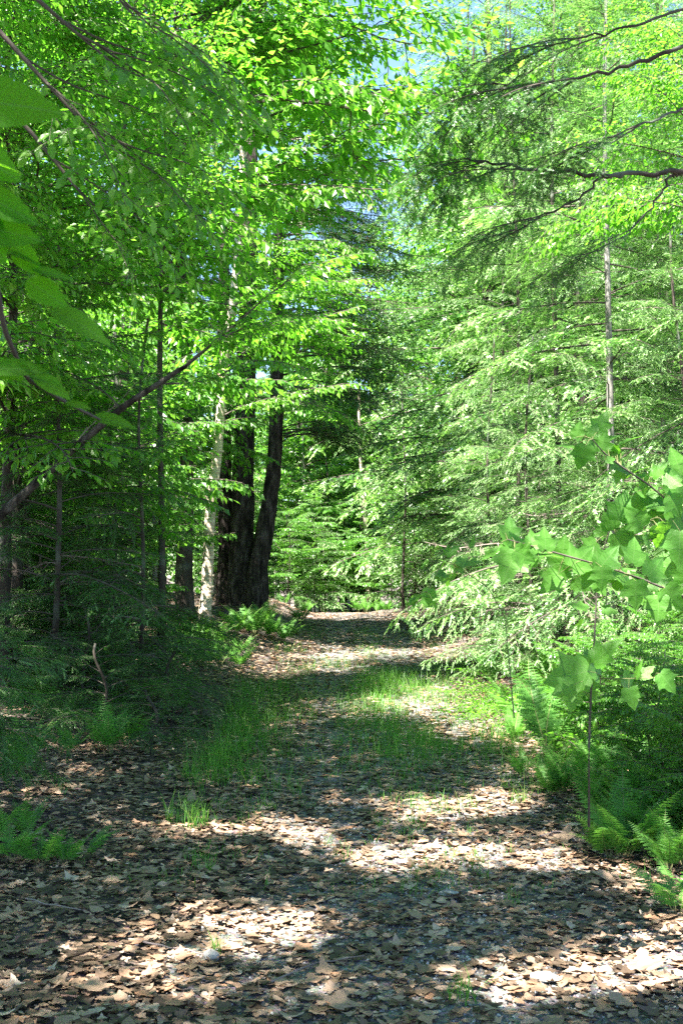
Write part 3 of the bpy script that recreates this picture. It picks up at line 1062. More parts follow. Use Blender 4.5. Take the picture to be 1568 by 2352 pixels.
def canopy():  # leaf clusters are left out wherever a sun patch is wanted
    n = 68000
    gx = rng.uniform(-8.5, 4.8, n)
    gy = rng.uniform(-1.5, 14.2, n)
    h = rng.uniform(6.2, 10.5, n)
    keep = rng.random(n) > lit(gx, gy) * .97
    edge = 13.4 - 2.3 * np.clip(gx - .3, 0, 9)
    keep &= ((gx - .1) / .25) ** 2 + ((gy - 1.9) / .19) ** 2 > 1  # gap cut to let sun onto the near beech leaves
    keep &= (rng.random(n) < .13) | ~((gx > 1.35) & (gx < 2.9) & (gy > 4.5) & (gy < 6.4))  # thinned to let sun onto the maple leaves
    keep &= rng.random(n) < smooth(edge + .8, edge - 1.6, gy) * (1 - .25 * smooth(1.5, 2.6, gx))
    p = np.stack([gx + S[0] / S[2] * h, gy + S[1] / S[2] * h, h], 1)
    dx, dy = proj(p)
    keep &= ~((p[:, 1] > .2) & (dy > -170) & (np.abs(dx - 784) < 1100))
    return p[keep]


cl = canopy()
TR = np.array([(-5.2, -1.6), (-1.9, -3.4), (-6.4, 4.0), (2.9, -1.2)])
LB = ['tall beech behind the viewpoint shading the leaf strewn foreground', 'beech arching over the path behind the viewpoint',
      'beech beyond the frame edge shading the young hemlocks', 'beech on the fern bank beside the viewpoint']
own = np.argmin(np.linalg.norm(cl[:, None, :2] - TR[None], axis=2), axis=1)
for k in range(4):
    c = cl[own == k]
    if len(c) == 0:
        continue
    x, y = TR[k]
    z = float(height(x, y))
    o = thing('beech_tree', LB[k], 'beech', (x, y, z), 'beeches arching over the viewpoint')
    c = c - [x, y, z]
    line = trunk_line(10.2, (0, 0), .2)
    obj('trunk', trunk_mesh(line, .16, .03, M_GREY, 10), o)
    n = len(c)
    m = 9
    pos = np.repeat(c, m, 0) + rng.normal(0, 1, (n * m, 3)) * [.10, .10, .05]
    X, Y, Z = frame(rng.normal(size=(n * m, 3)) * [1, 1, .3] - [0, 0, .2], np.stack([rng.normal(0, .3, n * m), rng.normal(0, .3, n * m), np.ones(n * m)], 1))
    g = Geo()
    g.inst(T_MID, pos, X, Y, Z, rng.uniform(.065, .10, n * m), 1)
    sel = c[rng.permutation(n)[:min(n, 1400)]]
    for q in sel:
        dirn = unit(rng.normal(size=3) * [1, 1, .2])
        g.tube([q - dirn * .2, q + dirn * .15], [.004, .002], 3, 0)
    obj('crown', g.mesh('crown', WOODLEAF), o)
    ends = c[rng.permutation(n)[:26]]
    for e in ends:
        z0 = max(2.5, e[2] - .35 * np.hypot(e[0], e[1]))
        z0 = min(z0, 9.6)
        b = along(line, z0)
        t = np.linspace(0, 1, 8)[:, None]
        pp = b + (e - b) * t + [0, 0, .6] * (np.sin(t * math.pi)) * .5
        g = Geo()
        g.tube(pp, np.linspace(.045, .008, 8), 6, 0)
        obj('limb', g.mesh('limb', [M_GREY], True), o)

# unseen trees added out of the frame to keep the left wood dim
for k, (x, y) in enumerate(((-9, 9), (-8.4, 5))):
    far('b', 'leafy tree standing beyond the frame edge beside the shaded wood', 'leafy trees beyond the frame edge', x, y, .65)

# ------------------------------------------------------------------ near hemlock boughs hanging in at the upper right
o = thing('hemlock_tree', 'near hemlock hanging dark drooping boughs over the sunlit thicket', 'hemlock', (3.3, 5.6, float(height(3.3, 5.6))))
b0 = np.array([3.3, 5.6, float(height(3.3, 5.6))])
tl = trunk_line(9, (0, 0), .1)
obj('trunk', trunk_mesh(tl, .13, .03, M_BARK, 10), o)


def near_limb(pix, d, r0, sprays, start):
    pts = [start] + [P(a, b, dd) - b0 for (a, b), dd in zip(pix, d)]
    pts = np.array(pts)
    k = np.linspace(0, len(pts) - 1, 26)
    pp = np.stack([np.interp(k, np.arange(len(pts)), pts[:, a]) for a in range(3)], 1)
    pp[1:-1] += rng.normal(0, .006, (24, 3))
    g = Geo()
    g.tube(pp, np.linspace(r0 * .72, r0 * .15, 26), 6, 0)
    l = obj('limb', g.mesh('limb', [M_BARK], True), o)
    for (f, az, pt, sc) in sprays:
        i0 = min(int(f * 25), 24)
        obj('spray', HEMN[rng.integers(4)], l, bm(pp[i0], az, pt, rng.uniform(-.5, .5), sc))


LEFT = math.pi
near_limb([(1568, 392), (1400, 402), (1250, 395), (1130, 375), (1060, 365)], [5.4, 5.3, 5.2, 5.1, 5.0], .022,
          [(1, LEFT, -.1, 0.49), (.9, LEFT - .5, -.2, 0.63), (.84, LEFT + .4, -.2, 0.73), (.74, LEFT - .3, -.25, 0.79), (.68, LEFT + .6, -.15, 0.79)], np.array([-.05, -.1, 3.3]))
near_limb([(1385, 408), (1320, 460), (1230, 505), (1170, 530)], [5.3, 5.25, 5.2, 5.1], .013,
          [(1, LEFT, -.25, 0.53), (.85, LEFT - .4, -.3, 0.67), (.75, LEFT + .5, -.3, 0.67), (.62, LEFT, -.4, 0.60)], P(1430, 402, 5.3) - b0)
near_limb([(1540, 405), (1500, 470), (1430, 545), (1370, 575)], [5.4, 5.3, 5.2, 5.1], .012,
          [(1, LEFT, -.3, 0.53), (.85, LEFT - .4, -.4, 0.63), (.7, LEFT + .4, -.4, 0.53)], P(1568, 392, 5.4) - b0)
near_limb([(1568, 108), (1440, 150), (1330, 180), (1220, 205), (1130, 190)], [5.0, 5.0, 4.9, 4.9, 4.8], .018,
          [(1, LEFT, -.1, 0.60), (.9, LEFT - .4, -.25, 0.73), (.86, LEFT + .4, -.25, 0.79), (.75, LEFT, -.35, 0.96), (.68, LEFT - .7, -.3, 0.96), (.62, LEFT + .6, -.3, 0.88), (.52, LEFT, -.5, 0.88)], np.array([-.05, -.2, 4.2]))
near_limb([(1568, 250), (1490, 275), (1400, 330), (1340, 340)], [5.1, 5.0, 5.0, 4.9], .012,
          [(1, LEFT, -.2, 0.56), (.85, LEFT - .4, -.3, 0.73), (.7, LEFT + .5, -.3, 0.88), (.55, LEFT, -.4, 0.88)], np.array([-.05, -.2, 3.9]))
near_limb([(1568, 20), (1450, 60), (1300, 95), (1220, 110)], [5.2, 5.2, 5.1, 5.0], .014,
          [(1, LEFT, -.2, 0.63), (.85, LEFT - .4, -.3, 0.88), (.72, LEFT + .5, -.3, 0.88), (.6, LEFT, -.4, 0.88)], np.array([-.05, -.1, 4.6]))

# ------------------------------------------------------------------ near beech twigs, dark, at the upper left
NB = [bough_broad(400 + k, L=1.1, leaf=.066, tmpl=hi_leaf(.29, 7, .1, .15), twsp=.11, lfsp=.045, rise=0, droop=.25, rad=.007, hang=.25).mesh('beech_spray', WOODLEAF) for k in range(3)]
o = thing('beech_tree', 'near beech dangling dark leafy sprays beside the big blurred leaves', 'beech', (-2.9, 3.6, float(height(-2.9, 3.6))))
b0 = np.array([-2.9, 3.6, float(height(-2.9, 3.6))])
obj('trunk', trunk_mesh(trunk_line(8, (0, 0), .1), .09, .02, M_GREY, 9), o)
for pix, d, sp in (([(-200, -60), (-40, 30), (60, 140), (170, 260), (250, 330)], 4.0, [(1, -.5, -.5, .55), (.9, -.1, -.3, .65), (.8, .3, -.4, .6), (.7, -.8, -.6, .7), (.62, .2, -.3, .7)]),
                   ([(-150, -160), (20, -60), (110, 20), (180, 80), (260, 120)], 4.1, [(1, -.3, -.3, .6), (.9, .2, -.4, .7), (.8, -.5, -.5, .7), (.7, .2, -.2, .7)]),
                   ([(-200, 100), (-60, 190), (60, 290), (150, 400), (190, 450)], 4.2, [(1, -.6, -.7, .5), (.9, -.2, -.5, .55), (.75, .2, -.4, .6)]),
                   ([(-100, -200), (120, -120), (240, -40), (310, 40)], 4.3, [(1, -.5, -.5, .6), (.9, .1, -.4, .7), (.8, .4, -.5, .6)])):
    s0 = np.array([0, 0, max(2.5, P(*pix[0], d)[2] - b0[2] - .5)])
    pts = np.array([s0] + [P(a, b, d) - b0 for a, b in pix])
    k = np.linspace(0, len(pts) - 1, 20)
    pp = np.stack([np.interp(k, np.arange(len(pts)), pts[:, a]) for a in range(3)], 1)
    g = Geo()
    g.tube(pp, np.linspace(.016, .004, 20), 5, 0)
    l = obj('limb', g.mesh('limb', [M_TWIG], True), o)
    for (f, az, pt, sc) in sp:
        obj('spray', NB[rng.integers(3)], l, bm(pp[min(int(f * 19), 19)], az, pt, rng.uniform(-.4, .4), sc))

# ------------------------------------------------------------------ camera-facing leaf placement for plants whose leaves can be told apart
RT = np.array([1.0, 0, 0])
UP = np.array([0, -SP, CP])
FW = np.array([0, CP, SP])


def leafM(p, ang, face, roll, size, orig):
    """Leaf base at p, tip along the picture angle ang; face = how much its upper side looks up rather than at the viewer."""
    Y = math.cos(R(ang)) * RT + math.sin(R(ang)) * UP + .25 * math.sin(roll * 3) * FW
    Y /= np.linalg.norm(Y)
    N = -FW * (1 - face) + np.array([0, 0, 1.0]) * face + RT * math.sin(roll) * .5
    X = np.cross(Y, N)
    X /= np.linalg.norm(X)
    Z = np.cross(X, Y)
    M = Matrix(((X[0] * size, Y[0] * size, Z[0] * size, p[0] - orig[0]), (X[1] * size, Y[1] * size, Z[1] * size, p[1] - orig[1]),
                (X[2] * size, Y[2] * size, Z[2] * size, p[2] - orig[2]), (0, 0, 0, 1)))
    return M


# big blurred beech leaves at the frame edge
NL = []
for k in range(3):
    g = Geo()
    g.add(*hi_leaf(.27 + .02 * k, 15, .10, .12 + .06 * k, .012))
    NL.append(g.mesh('leaf', [M_NEAR], True))
tw = np.array([P(-190, 60, 1.1), P(-120, 240, 1.1), P(-60, 420, 1.12), P(-20, 600, 1.18), P(10, 760, 1.25), P(60, 870, 1.35), P(160, 930, 1.45), P(230, 965, 1.5)])
o = thing('beech_branch', 'very near beech twig with big soft focus leaves down the frame edge', 'branch', tw[0])
g = Geo()
k = np.linspace(0, 7, 30)
pp = np.stack([np.interp(k, np.arange(8), tw[:, a]) for a in range(3)], 1)
pp = np.concatenate([[P(-420, -160, 1.3)], pp])
g.tube(pp - tw[0], np.linspace(.006, .0016, 31), 6, 0)
obj('twig', g.mesh('twig', [M_TWIG], True), o)
for (dx, dy, d, ang, L, face, roll) in ((-110, 235, 1.10, 4, 275, .25, .1), (-100, 330, 1.12, -28, 190, .3, -.4), (-90, 365, 1.08, 2, 150, .75, .2), (-80, 430, 1.12, -22, 200, .35, .3),
                                        (-60, 520, 1.15, -8, 170, .25, -.2), (-50, 480, 1.14, -65, 150, .3, .2), (-20, 570, 1.18, -12, 130, .7, .4), (30, 560, 1.2, -48, 110, .3, -.3),
                                        (70, 618, 1.2, -8, 115, .6, .3), (60, 645, 1.22, -30, 120, .3, -.2), (110, 712, 1.25, -18, 180, .55, .5), (-40, 850, 1.25, 4, 180, .6, -.4),
                                        (70, 862, 1.35, -22, 115, .5, .6), (150, 925, 1.42, -10, 70, .6, -.2), (210, 960, 1.5, -2, 115, .6, .3), (-60, 830, 1.25, -14, 130, .4, .3)):
    size = L * K / FPX * d * .9
    obj('leaf', NL[rng.integers(3)], o, leafM(P(dx, dy, d), ang, face, roll, size, tw[0]))

# ------------------------------------------------------------------ striped maples with broad lobed leaves, right
def maple_leaf(seed):
    r = np.random.default_rng(seed)
    half = [(.0, 0), (.12, -.07), (.26, -.06), (.36, .02), (.44, .12), (.40, .2), (.46, .27), (.50, .36), (.60, .52), (.49, .50), (.42, .52), (.34, .53), (.27, .57),
            (.25, .68), (.22, .78), (.13, .88), (0, 1.06)]
    rt = [(x * r.uniform(.93, 1.07), y + r.uniform(-.015, .015)) for x, y in half]
    lf = [(-x * r.uniform(.93, 1.07), y + r.uniform(-.015, .015)) for x, y in half]
    cup = r.uniform(-.10, .16)
    dr = r.uniform(.05, .22)

    def z(x, y):
        return cup * abs(x) ** 1.3 - dr * y * y + .022 * math.sin(y * 15) * abs(x) * 2.0

    V, F = [], []
    veins = [(0, y, -dr * y * y) for y in (0, .15, .3, .45, .55, .65, .75, .85, 1.06)]
    for side in (rt, lf):
        out = [(x, y, z(x, y)) for x, y in side]
        mid = [(x * .5, y * .5 + .5 * min(max(y, .02), 1.0), 0) for x, y in side]
        mid = [(x, y, z(x, y) - .012) for x, y, _ in mid]
        n = len(V)
        V += out + mid
        m = len(out)
        ax = [(0, min(max(y, 0), 1.06), -dr * min(max(y, 0), 1.06) ** 2) for x, y in side]
        V += ax
        for k in range(m - 1):
            a = (n + k, n + k + 1, n + m + k + 1, n + m + k)
            b = (n + m + k, n + m + k + 1, n + 2 * m + k + 1, n + 2 * m + k)
            F += [a, b] if side is rt else [a[::-1], b[::-1]]
    g = Geo()
    V = np.array(V)
    V, inv = np.unique(np.round(V, 5), axis=0, return_inverse=True)
    inv = inv.ravel()
    T = []
    for a, b, c, d in F:
        for t in ((a, b, c), (a, c, d)):
            t = tuple(inv[list(t)])
            if len(set(t)) == 3:
                T.append(t)
    g.add(V, np.array(T))
    return g.mesh('leaf', [M_MAPLE], False)


MLF = [maple_leaf(k) for k in range(5)]


def maple(name, label, base, branches, leaves):
    o = thing(name, label, 'maple', base)
    lines = []
    for pix, r0 in branches:
        pts = np.array([(P(a, b, d)) for a, b, d in pix])
        k = np.linspace(0, len(pts) - 1, 6 * len(pts))
        pp = np.stack([np.interp(k, np.arange(len(pts)), pts[:, a]) for a in range(3)], 1)
        g = Geo()
        g.tube(pp - base, np.linspace(r0, r0 * .4, len(pp)), 6, 0)
        obj('branch', g.mesh('branch', [M_TWIG if r0 > .004 else M_GREENSTEM], True), o)
        lines.append(pp)
    allp = np.concatenate(lines)
    for q, (dx, dy, d, ang, L, face) in enumerate(leaves + [(u - 12, v + 14, w + .1, an + 70, ll * .8, fc) for (u, v, w, an, ll, fc) in leaves]):
        p = P(dx, dy, d)
        d = d + rng.uniform(-.14, .14)
        p = P(dx + rng.uniform(-15, 15), dy + rng.uniform(-15, 15), d)
        size = L * K / FPX * d * rng.uniform(.55, .92)
        ang += rng.uniform(-25, 25)
        face = min(.9, max(.05, face + rng.uniform(-.15, .35)))
        lo = obj('leaf', MLF[q % 5], o, leafM(p, ang, face, rng.uniform(-.6, .6), size, base))
        near = allp[np.argmin(np.linalg.norm(allp - p, axis=1))]
        g = Geo()
        mid = (near + p) / 2 + [0, 0, .01]
        g.tube(np.array([near, mid, p]) - base, [.0016, .0013, .0011], 4, 0)
        obj('stalk', g.mesh('stalk', [M_GREENSTEM], True), o)
    return o


b1 = np.array([1.62, 4.7, float(height(1.62, 4.7))])
q0 = P(1600, 1385, 4.3)
maple('maple_sapling', 'maple sapling stretching a long row of broad lobed leaves over the ferns', b1,
      [([(1700, 1500, 4.5), (1640, 1420, 4.4), (1568, 1370, 4.3), (1470, 1330, 4.25), (1380, 1300, 4.2), (1290, 1275, 4.15), (1220, 1255, 4.1), (1165, 1240, 4.1)], .006),
       ([(1690, 1900, 4.6), (1690, 1650, 4.6), (1700, 1500, 4.5)], .009),
       ([(1165, 1240, 4.1), (1160, 1225, 4.1)], .002)],
      [(1165, 1250, 4.08, 130, 62, .4), (1178, 1238, 4.1, 85, 60, .6), (1205, 1255, 4.1, 50, 88, .15), (1185, 1262, 4.05, -90, 100, .1), (1250, 1250, 4.12, 75, 78, .2),
       (1255, 1275, 4.12, 170, 60, .5), (1230, 1270, 4.15, 20, 62, .6), (1310, 1290, 4.15, 55, 96, .15), (1300, 1285, 4.2, 110, 72, .35), (1290, 1310, 4.12, -110, 70, .2),
       (1340, 1310, 4.15, -80, 82, .15), (1370, 1300, 4.2, 60, 84, .2), (1390, 1310, 4.2, -70, 70, .3), (1420, 1330, 4.2, -30, 92, .25), (1440, 1300, 4.25, 70, 92, .2),
       (1470, 1340, 4.25, -85, 88, .2), (1500, 1330, 4.25, 40, 96, .3), (1540, 1350, 4.3, -60, 100, .2), (1520, 1370, 4.25, -120, 80, .25), (1560, 1330, 4.3, 80, 96, .3)])
b2 = np.array([1.25, 5.2, float(height(1.25, 5.2))])
maple('maple_sapling', 'thin upright maple with three broad yellow green leaves low among the ferns', b2,
      [([(1352, 1720, 4.9), (1356, 1600, 4.9), (1364, 1480, 4.9), (1370, 1360, 4.9), (1376, 1290, 4.9), (1400, 1220, 4.85), (1440, 1160, 4.8)], .0055),
       ([(1352, 1900, 5.2), (1352, 1720, 4.9)], .006),
       ([(1356, 1560, 4.9), (1450, 1560, 4.8), (1570, 1555, 4.8)], .0032)],
      [(1362, 1545, 4.85, 110, 100, .75), (1372, 1535, 4.85, 30, 104, .7), (1350, 1558, 4.8, 205, 112, .4), (1330, 1570, 4.7, -150, 84, .15), (1430, 1555, 4.8, -35, 84, .55),
       (1470, 1545, 4.8, 20, 70, .7), (1520, 1560, 4.75, -70, 80, .4), (1445, 1575, 4.8, -85, 70, .3), (1390, 1400, 4.9, 10, 50, .6), (1350, 1400, 4.9, 170, 56, .6),
       (1395, 1215, 4.85, 120, 72, .2), (1420, 1190, 4.8, 60, 84, .2), (1380, 1260, 4.85, -160, 60, .3), (1440, 1175, 4.8, 20, 90, .25), (1410, 1230, 4.85, -60, 72, .2)])
b3 = np.array([1.75, 5.0, float(height(1.75, 5.0))])
maple('maple_sapling', 'maple sapling whose leafy tips rise past the pale trunk', b3,
      [([(1720, 1500, 5.0), (1660, 1300, 4.9), (1568, 1180, 4.75), (1490, 1115, 4.7), (1430, 1075, 4.65), (1385, 1040, 4.6), (1360, 1010, 4.6)], .006),
       ([(1720, 1950, 5.0), (1720, 1500, 5.0)], .009),
       ([(1480, 1200, 4.7), (1530, 1180, 4.7), (1568, 1180, 4.75)], .003)],
      [(1330, 1000, 4.6, 80, 62, .4), (1345, 1020, 4.6, -80, 66, .2), (1362, 1010, 4.6, 70, 50, .6), (1385, 1000, 4.6, 75, 60, .3), (1400, 1010, 4.6, 40, 56, .5),
       (1400, 1035, 4.62, 10, 62, .6), (1430, 1030, 4.62, 35, 66, .85), (1440, 1075, 4.65, 160, 60, .4), (1410, 1050, 4.6, -75, 46, .3), (1450, 1090, 4.66, 60, 72, .75),
       (1480, 1110, 4.7, -70, 62, .3), (1490, 1095, 4.7, 75, 74, .4), (1510, 1130, 4.7, -20, 66, .6), (1520, 1120, 4.7, 60, 84, .5), (1530, 1150, 4.7, -80, 80, .2),
       (1500, 1150, 4.7, -110, 80, .2), (1560, 1150, 4.7, 80, 100, .3), (1550, 1180, 4.7, -60, 92, .2), (1480, 1205, 4.7, 140, 76, .2), (1510, 1200, 4.7, -70, 80, .2),
       (1540, 1190, 4.7, -100, 84, .25), (1560, 1230, 4.7, -80, 90, .2), (1570, 1120, 4.7, 100, 90, .3), (1470, 1220, 4.7, -40, 60, .4), (1555, 1270, 4.7, 160, 80, .3)])
b4 = np.array([1.25, 7.4, float(height(1.25, 7.4))])
maple('maple_sapling', 'small bright maple sprig poking out over the path from the hemlock boughs', b4,
      [([(1160, 1420, 7.2), (1120, 1350, 7.0), (1060, 1310, 6.8), (1020, 1285, 6.7), (980, 1360, 6.6)], .004), ([(1180, 1650, 7.4), (1160, 1420, 7.2)], .005),
       ([(1060, 1310, 6.8), (1080, 1270, 6.8)], .002)],
      [(1010, 1280, 6.7, 150, 44, .7), (1025, 1275, 6.7, 60, 48, .8), (1040, 1290, 6.7, 10, 56, .7), (1020, 1300, 6.7, -90, 42, .5), (1050, 1310, 6.8, -60, 48, .6),
       (1035, 1320, 6.8, -120, 46, .6), (1080, 1270, 6.8, 90, 40, .7), (1095, 1280, 6.8, 20, 44, .7), (975, 1365, 6.6, -110, 44, .6), (985, 1368, 6.6, -50, 50, .85), (968, 1372, 6.6, 200, 36, .6)])

# ------------------------------------------------------------------ ferns
def frond(seed, L=1.0, pairs=22, rich=True):
    r = np.random.default_rng(seed)
    g = Geo()
    t = np.linspace(0, 1, 18)
    bend = r.uniform(.35, .75)
    ang = 1.15 - bend * 1.7 * t ** 1.3
    st = L / 17
    x = np.concatenate([[0], np.cumsum(np.cos(ang[:-1]) * st)])
    z = np.concatenate([[0], np.cumsum(np.sin(ang[:-1]) * st)])
    y = .03 * L * np.sin(t * 3 + r.uniform(0, 6))
    ax = np.stack([x, y, z], 1)
    g.tube(ax, np.linspace(.004, .0008, 18) * L / .6, 3, 0)
    pos, D, N, S3 = [], [], [], []
    for k in range(pairs):
        s = .22 + .77 * (k + .3) / pairs
        f = s * 17
        i0 = min(int(f), 16)
        p = ax[i0] + (ax[i0 + 1] - ax[i0]) * (f - i0)
        d = unit(ax[i0 + 1] - ax[i0])
        nrm = np.cross(d, (0, 1, 0))
        nrm = nrm if nrm[2] > 0 else -nrm
        u = (s - .22) / .78
        w = L * .21 * (min(1, .55 + u * 2.2)) * (1 - u) ** .8 + .008 * L
        for sd in (-1, 1):
            a = R(r.uniform(62, 76))
            dd = d * math.cos(a) + np.array([0, sd, 0]) * math.sin(a) - nrm * r.uniform(.0, .25)
            pos.append(p)
            D.append(dd)
            N.append(nrm + r.normal(0, .15, 3))
            S3.append((w * r.uniform(.85, 1.1),) * 3)
    pos, D, N, S3 = map(np.array, (pos, D, N, S3))
    X, Y, Z = frame(D, N)
    # a pinna: lance shaped with comb teeth
    V, F = [], []
    m = 8 if rich else 4
    for q in range(m):
        u = (q + .5) / m
        wd = .15 * (1 - u) ** .7 + .03
        for sd in (-1, 1):
            n = len(V)
            V += [(0, u - .55 / m, 0), (sd * wd, u + .22 / m, -.02), (sd * wd * .8, u + .60 / m, -.02), (0, u + .5 / m, 0)]
            F.append((n, n + 1, n + 2, n + 3) if sd > 0 else (n + 3, n + 2, n + 1, n))
    V = np.array(V)
    V[:, 1] += 0
    V[:, 2] -= .12 * V[:, 1] ** 2
    g.inst((V, np.array(F)), pos, X, Y, Z, S3, 1)
    return g


FR = [frond(500 + k).mesh('frond', [M_GREENSTEM, M_FERN]) for k in range(5)]
FRL = [frond(520 + k, rich=False, pairs=18).mesh('frond', [M_GREENSTEM, M_FERN]) for k in range(3)]


def fern(label, p, L, n, group=None, az=None, meshes=FR, steep=0.0):
    o = thing('fern', label, 'fern', p, group)
    for k in range(n):
        a = k * 6.283 / n + rng.uniform(-.4, .4) if az is None else az[0] + (az[1] - az[0]) * (k + rng.random()) / n
        obj('frond', meshes[rng.integers(len(meshes))], o, bm((0, 0, -.01), a, steep + rng.uniform(-.15, .2), rng.uniform(-.25, .25), L * rng.uniform(.75, 1.15)))
    return o


for (dx, dy, L) in ((545, 1462, .75), (585, 1462, .8), (625, 1470, .75), (655, 1478, .6), (690, 1430, .7), (600, 1440, .8), (560, 1445, .7)):
    fern('sunlit fern in the bright clump at the foot of the birch', G(dx, dy), L, 9, 'ferns at the foot of the birch')
for k in range(26):
    dx, dy = rng.uniform(370, 560), rng.uniform(1470, 1545)
    fern('low green fern in the feathery bank below the birch', G(dx, dy), rng.uniform(.4, .6), 6, 'low ferns in the bank below the birch', meshes=FRL)
FP = 'ferns on the bank under the maple leaves'
fern('tall fern standing pale and upright under the row of maple leaves', G(1300, 1790) + [0, .8, 0], .98, 4, None, (.5, 2.6), FR, .45)
fern('upright sunlit fern beside the tall one under the maple leaves', G(1440, 1790) + [0, 1.0, 0], .95, 5, None, (.3, 2.8), FR, .4)
fern('fern arching level fronds toward the path beneath the hemlock', G(1230, 1720) + [0, .9, 0], .75, 7, None)
fern('bright fern with level fronds lit at the edge of the leaf litter', G(1265, 1835), .42, 8, None)
fern('fern tipping one lit frond over the leaves at the path edge', G(1200, 1790), .34, 6, None)
fern('dark fern spreading low over curled leaves near the lit stripe', G(1400, 1985), .38, 8, None)
fern('fern with a single lit frond above the dark leaves', G(1560, 2110), .36, 7, None)
for k in range(36):
    dx = rng.uniform(1240, 1640)
    dy = rng.uniform(1690, 2010)
    if dy > 1990 - 1.1 * max(0, 1340 - dx) and dx < 1340:
        continue
    if dy > 1660 + (dx - 1180) * 1.35:
        continue
    fern('feathery fern in the green bank below the maple', G(dx, dy), rng.uniform(.36, .62), rng.integers(5, 8), FP, steep=rng.uniform(-.1, .3))
for k in range(26):
    dx, dy = rng.uniform(1130, 1620), rng.uniform(1540, 1700)
    if dy > 1580 + (dx - 1100) * .9:
        continue
    fern('feathery fern standing in the shrubs at the foot of the hemlocks', G(dx, dy), rng.uniform(.5, .8), rng.integers(5, 8), 'ferns at the foot of the hemlocks', steep=rng.uniform(0, .4))
for k in range(26):
    dx, dy = rng.uniform(-20, 430), rng.uniform(1600, 1810)
    if dy > 1830 - .28 * dx:
        continue
    fern('shaded fern on the dark floor under the young hemlocks', G(dx, dy), rng.uniform(.35, .55), 6, 'shaded ferns under the young hemlocks', meshes=FRL, steep=rng.uniform(0, .3))
for k in range(46):
    dx = rng.uniform(1150, 1640)
    dy = rng.uniform(1660, 2070)
    if dy > 1745 + (dx - 1150) * .78 or dy < 1640 + (dx - 1150) * .35:
        continue
    fern('leafy fern spilling over the litter at the edge of the bank', G(dx, dy), rng.uniform(.3, .46), rng.integers(6, 9), 'ferns spilling over the litter', steep=rng.uniform(-.1, .25))
for (dx, dy, L) in ((30, 1990, .36), (95, 2000, .32), (-20, 1950, .38), (150, 1995, .28), (60, 1930, .3)):
    fern('delicate fern on the shaded leaf litter at the frame edge', G(dx, dy), L, 6, 'delicate ferns on the shaded leaf litter')
fern('single bright fern frond curling up from the shaded leaf litter', G(190, 1985), .3, 3, None, (-.4, 1.2))
for k in range(10):
    p = np.array([rng.uniform(-2.6, 3.4), rng.uniform(36.5, 38), 0])
    p[2] = float(height(p[0], p[1]))
    fern('dark fern in the shadowed thicket where the path ends', p, rng.uniform(.6, .9), 7, 'ferns where the path ends', meshes=FRL)

# low leafy plants, right bank and verge
HERB = [bough_broad(600 + k, L=.5, leaf=.06, twsp=.08, lfsp=.05, rise=.5, droop=.4, rad=.004, hang=.1).mesh('sprig', WOODLEAF) for k in range(3)]
for k in range(44):
    if k < 26:
        dx, dy = rng.uniform(1060, 1300), rng.uniform(1560, 1740)
        if dy < 1500 + (1300 - dx) * .1 or dy > 1680 + (dx - 1060) * .4:
            continue
    else:
        dx, dy = rng.uniform(1330, 1620), rng.uniform(1640, 1900)
    p = G(dx, dy)
    o = thing('leafy_seedling', 'low leafy seedling among the ferns of the sunny bank' if k >= 26 else 'low leafy seedling at the foot of the sunlit hemlocks', 'seedling', p,
              'leafy seedlings among the ferns' if k >= 26 else 'leafy seedlings under the sunlit hemlocks')
    for q in range(4):
        obj('sprig', HERB[q % 3], o, bm((0, 0, 0), q * 1.6 + rng.uniform(0, 1), rng.uniform(.3, .9), 0, rng.uniform(.6, 1.1)))

for k in range(22):
    y = rng.uniform(6.3, 11.5)
    x = float(pathx(y)) + rng.uniform(1.45, 1.8) + rng.uniform(0, 1.6) * (y / 9)
    far('s', 'low leafy shrub mixed with the ferns on the sunny bank', 'low leafy shrubs among the ferns', x, y, rng.uniform(.16, .32))
# ------------------------------------------------------------------ grass
def blades(g, p, n, h, spread_):
    a = rng.uniform(0, 6.28, n)
    rr = spread_ * np.sqrt(rng.random(n))
    b = p + np.stack([np.cos(a) * rr, np.sin(a) * rr, np.zeros(n)], 1)
    b[:, 2] = height(b[:, 0], b[:, 1])
    hh = h * rng.uniform(.3, 1.3, n)
    la = rng.uniform(0, 6.28, n)
    ln = rng.uniform(.1, .95, n)
    w = rng.uniform(.0012, .0028, n)
    d = np.stack([np.cos(la), np.sin(la), 0 * la], 1)
    s = np.stack([-np.sin(la), np.cos(la), 0 * la], 1)
    V = []
    for t, ww in ((0, 1), (.35, 1), (.7, .75), (1, .05)):
        c = b + d * (hh * ln * t ** 2)[:, None] + np.array([0, 0, 1.0]) * (hh * (t - .18 * ln * t * t))[:, None]
        V += [c - s * (w * ww)[:, None], c + s * (w * ww)[:, None]]
    V = np.stack(V, 1).reshape(-1, 3)
    f = np.array([(0, 1, 3, 2), (2, 3, 5, 4), (4, 5, 7, 6)])
    g.add(V, (f[None] + (np.arange(n) * 8)[:, None, None]).reshape(-1, 4))


